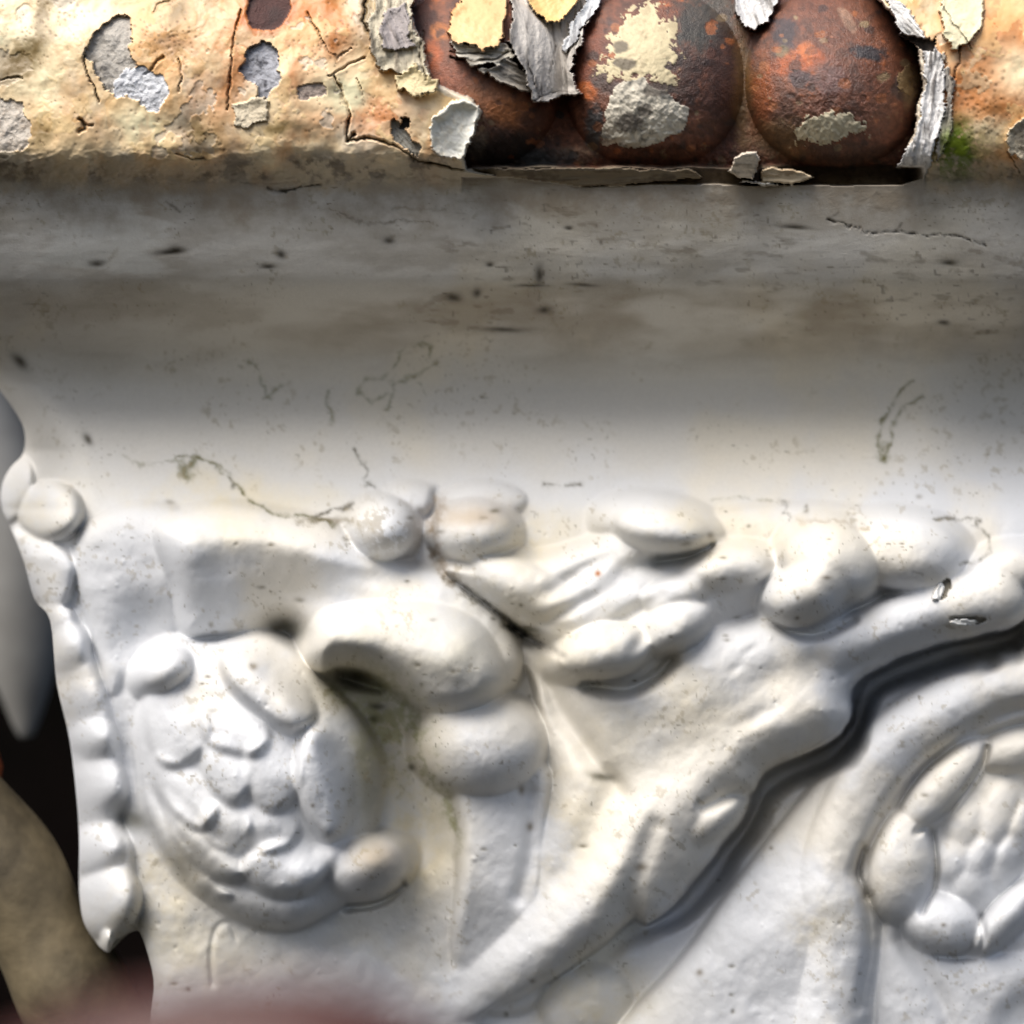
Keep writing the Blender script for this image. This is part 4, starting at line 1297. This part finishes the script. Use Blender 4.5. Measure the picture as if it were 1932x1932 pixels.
# what is dimly seen behind, left of the casting
M_BACK = plain('dark_backdrop', (4, 3, 2), (14, 8, 7), 6, 0.9, 0.2)
yb = 0.50
vs = [(-1.2, yb, 0.0), (1.2, yb, 0.0), (1.2, yb, 1.9), (-1.2, yb, 1.9), (-1.2, yb + 0.1, 0.0), (1.2, yb + 0.1, 0.0), (1.2, yb + 0.1, 1.9), (-1.2, yb + 0.1, 1.9)]
fs = [(3, 2, 1, 0), (4, 5, 6, 7), (0, 1, 5, 4), (2, 3, 7, 6), (1, 2, 6, 5), (3, 0, 4, 7)]
M_BACK.node_tree.nodes['Principled BSDF'].inputs['Specular IOR Level'].default_value = 0.05
o = mesh_obj('backdrop', vs, fs, M_BACK, Vector((0, yb, 0)), kind='structure')
for p in o.data.polygons:
    p.use_smooth = False
M_POST = plain('grey_post_paint', (134, 132, 127), (158, 156, 151), 30, 0.6, 0.2)
pp = [at(x, y, -2300) for x, y in rounded([(-260, 300), (-80, 760), (10, 1000), (34, 1140), (44, 1240), (48, 1320), (50, 1390)], 6, False)]
vs, fs = loft(pp, [max(24, 215 - 0.15 * i * i) * U for i in range(len(pp))])
mesh_obj('grey_strut', vs, fs, M_POST, pp[-1], 'blurred grey strut behind the left corner of the capital', 'iron strut')
M_RUST = plain('orange_rust', (120, 56, 26), (178, 92, 44), 120, 0.8, 0.5)
pp = [at(x, y, -420) for x, y in [(-50, 1360), (-34, 1410), (-26, 1450), (-30, 1500), (-50, 1550)]]
vs, fs = loft(pp, [18 * U, 30 * U, 34 * U, 30 * U, 16 * U])
mesh_obj('rusty_bolt', vs, fs, M_RUST, pp[2], 'small orange rusty bolt head, blurred, at the left edge', 'bolt')

# fingertip of the person holding the camera, very close to the lens, at the bottom edge
M_SKIN, nt, bs = nodes('skin')
n = noise(nt, 400)
r = nt.nodes.new('ShaderNodeValToRGB')
r.color_ramp.elements[0].color = (*lin(58, 28, 24), 1); r.color_ramp.elements[1].color = (*lin(76, 40, 34), 1)  # skin tone darkened to stand in for the phone's shade
nt.links.new(n.outputs['Fac'], r.inputs[0])
nt.links.new(r.outputs[0], bs.inputs['Base Color'])
bs.inputs['Roughness'].default_value = 0.5
bs.inputs['Subsurface Weight'].default_value = 0.15
bs.inputs['Subsurface Radius'].default_value = (0.004, 0.0015, 0.0008)
HF = D - 0.046 / U
def fat(x, y, dh=0):
    return at(x, y, HF + dh)
tip = [(x - 170, y - 14) for x, y in [(1060, 2170), (1046, 2160), (1012, 2136), (960, 2108), (880, 2084), (760, 2064), (600, 2064), (420, 2100), (240, 2180), (40, 2320), (-200, 2520)]]
rad = [16, 70, 118, 158, 182, 192, 194, 204, 206, 200, 214]
FS = (D - HF) / D * U
pp = [fat(x, y, 0) for i, (x, y) in enumerate(tip)]
vs, fs = loft(pp, [q * FS for q in rad], 32, True, 0.85)
fo = mesh_obj('person', vs, fs, M_SKIN, pp[-1], 'blurred fingertip of the photographer at the bottom edge', 'person')
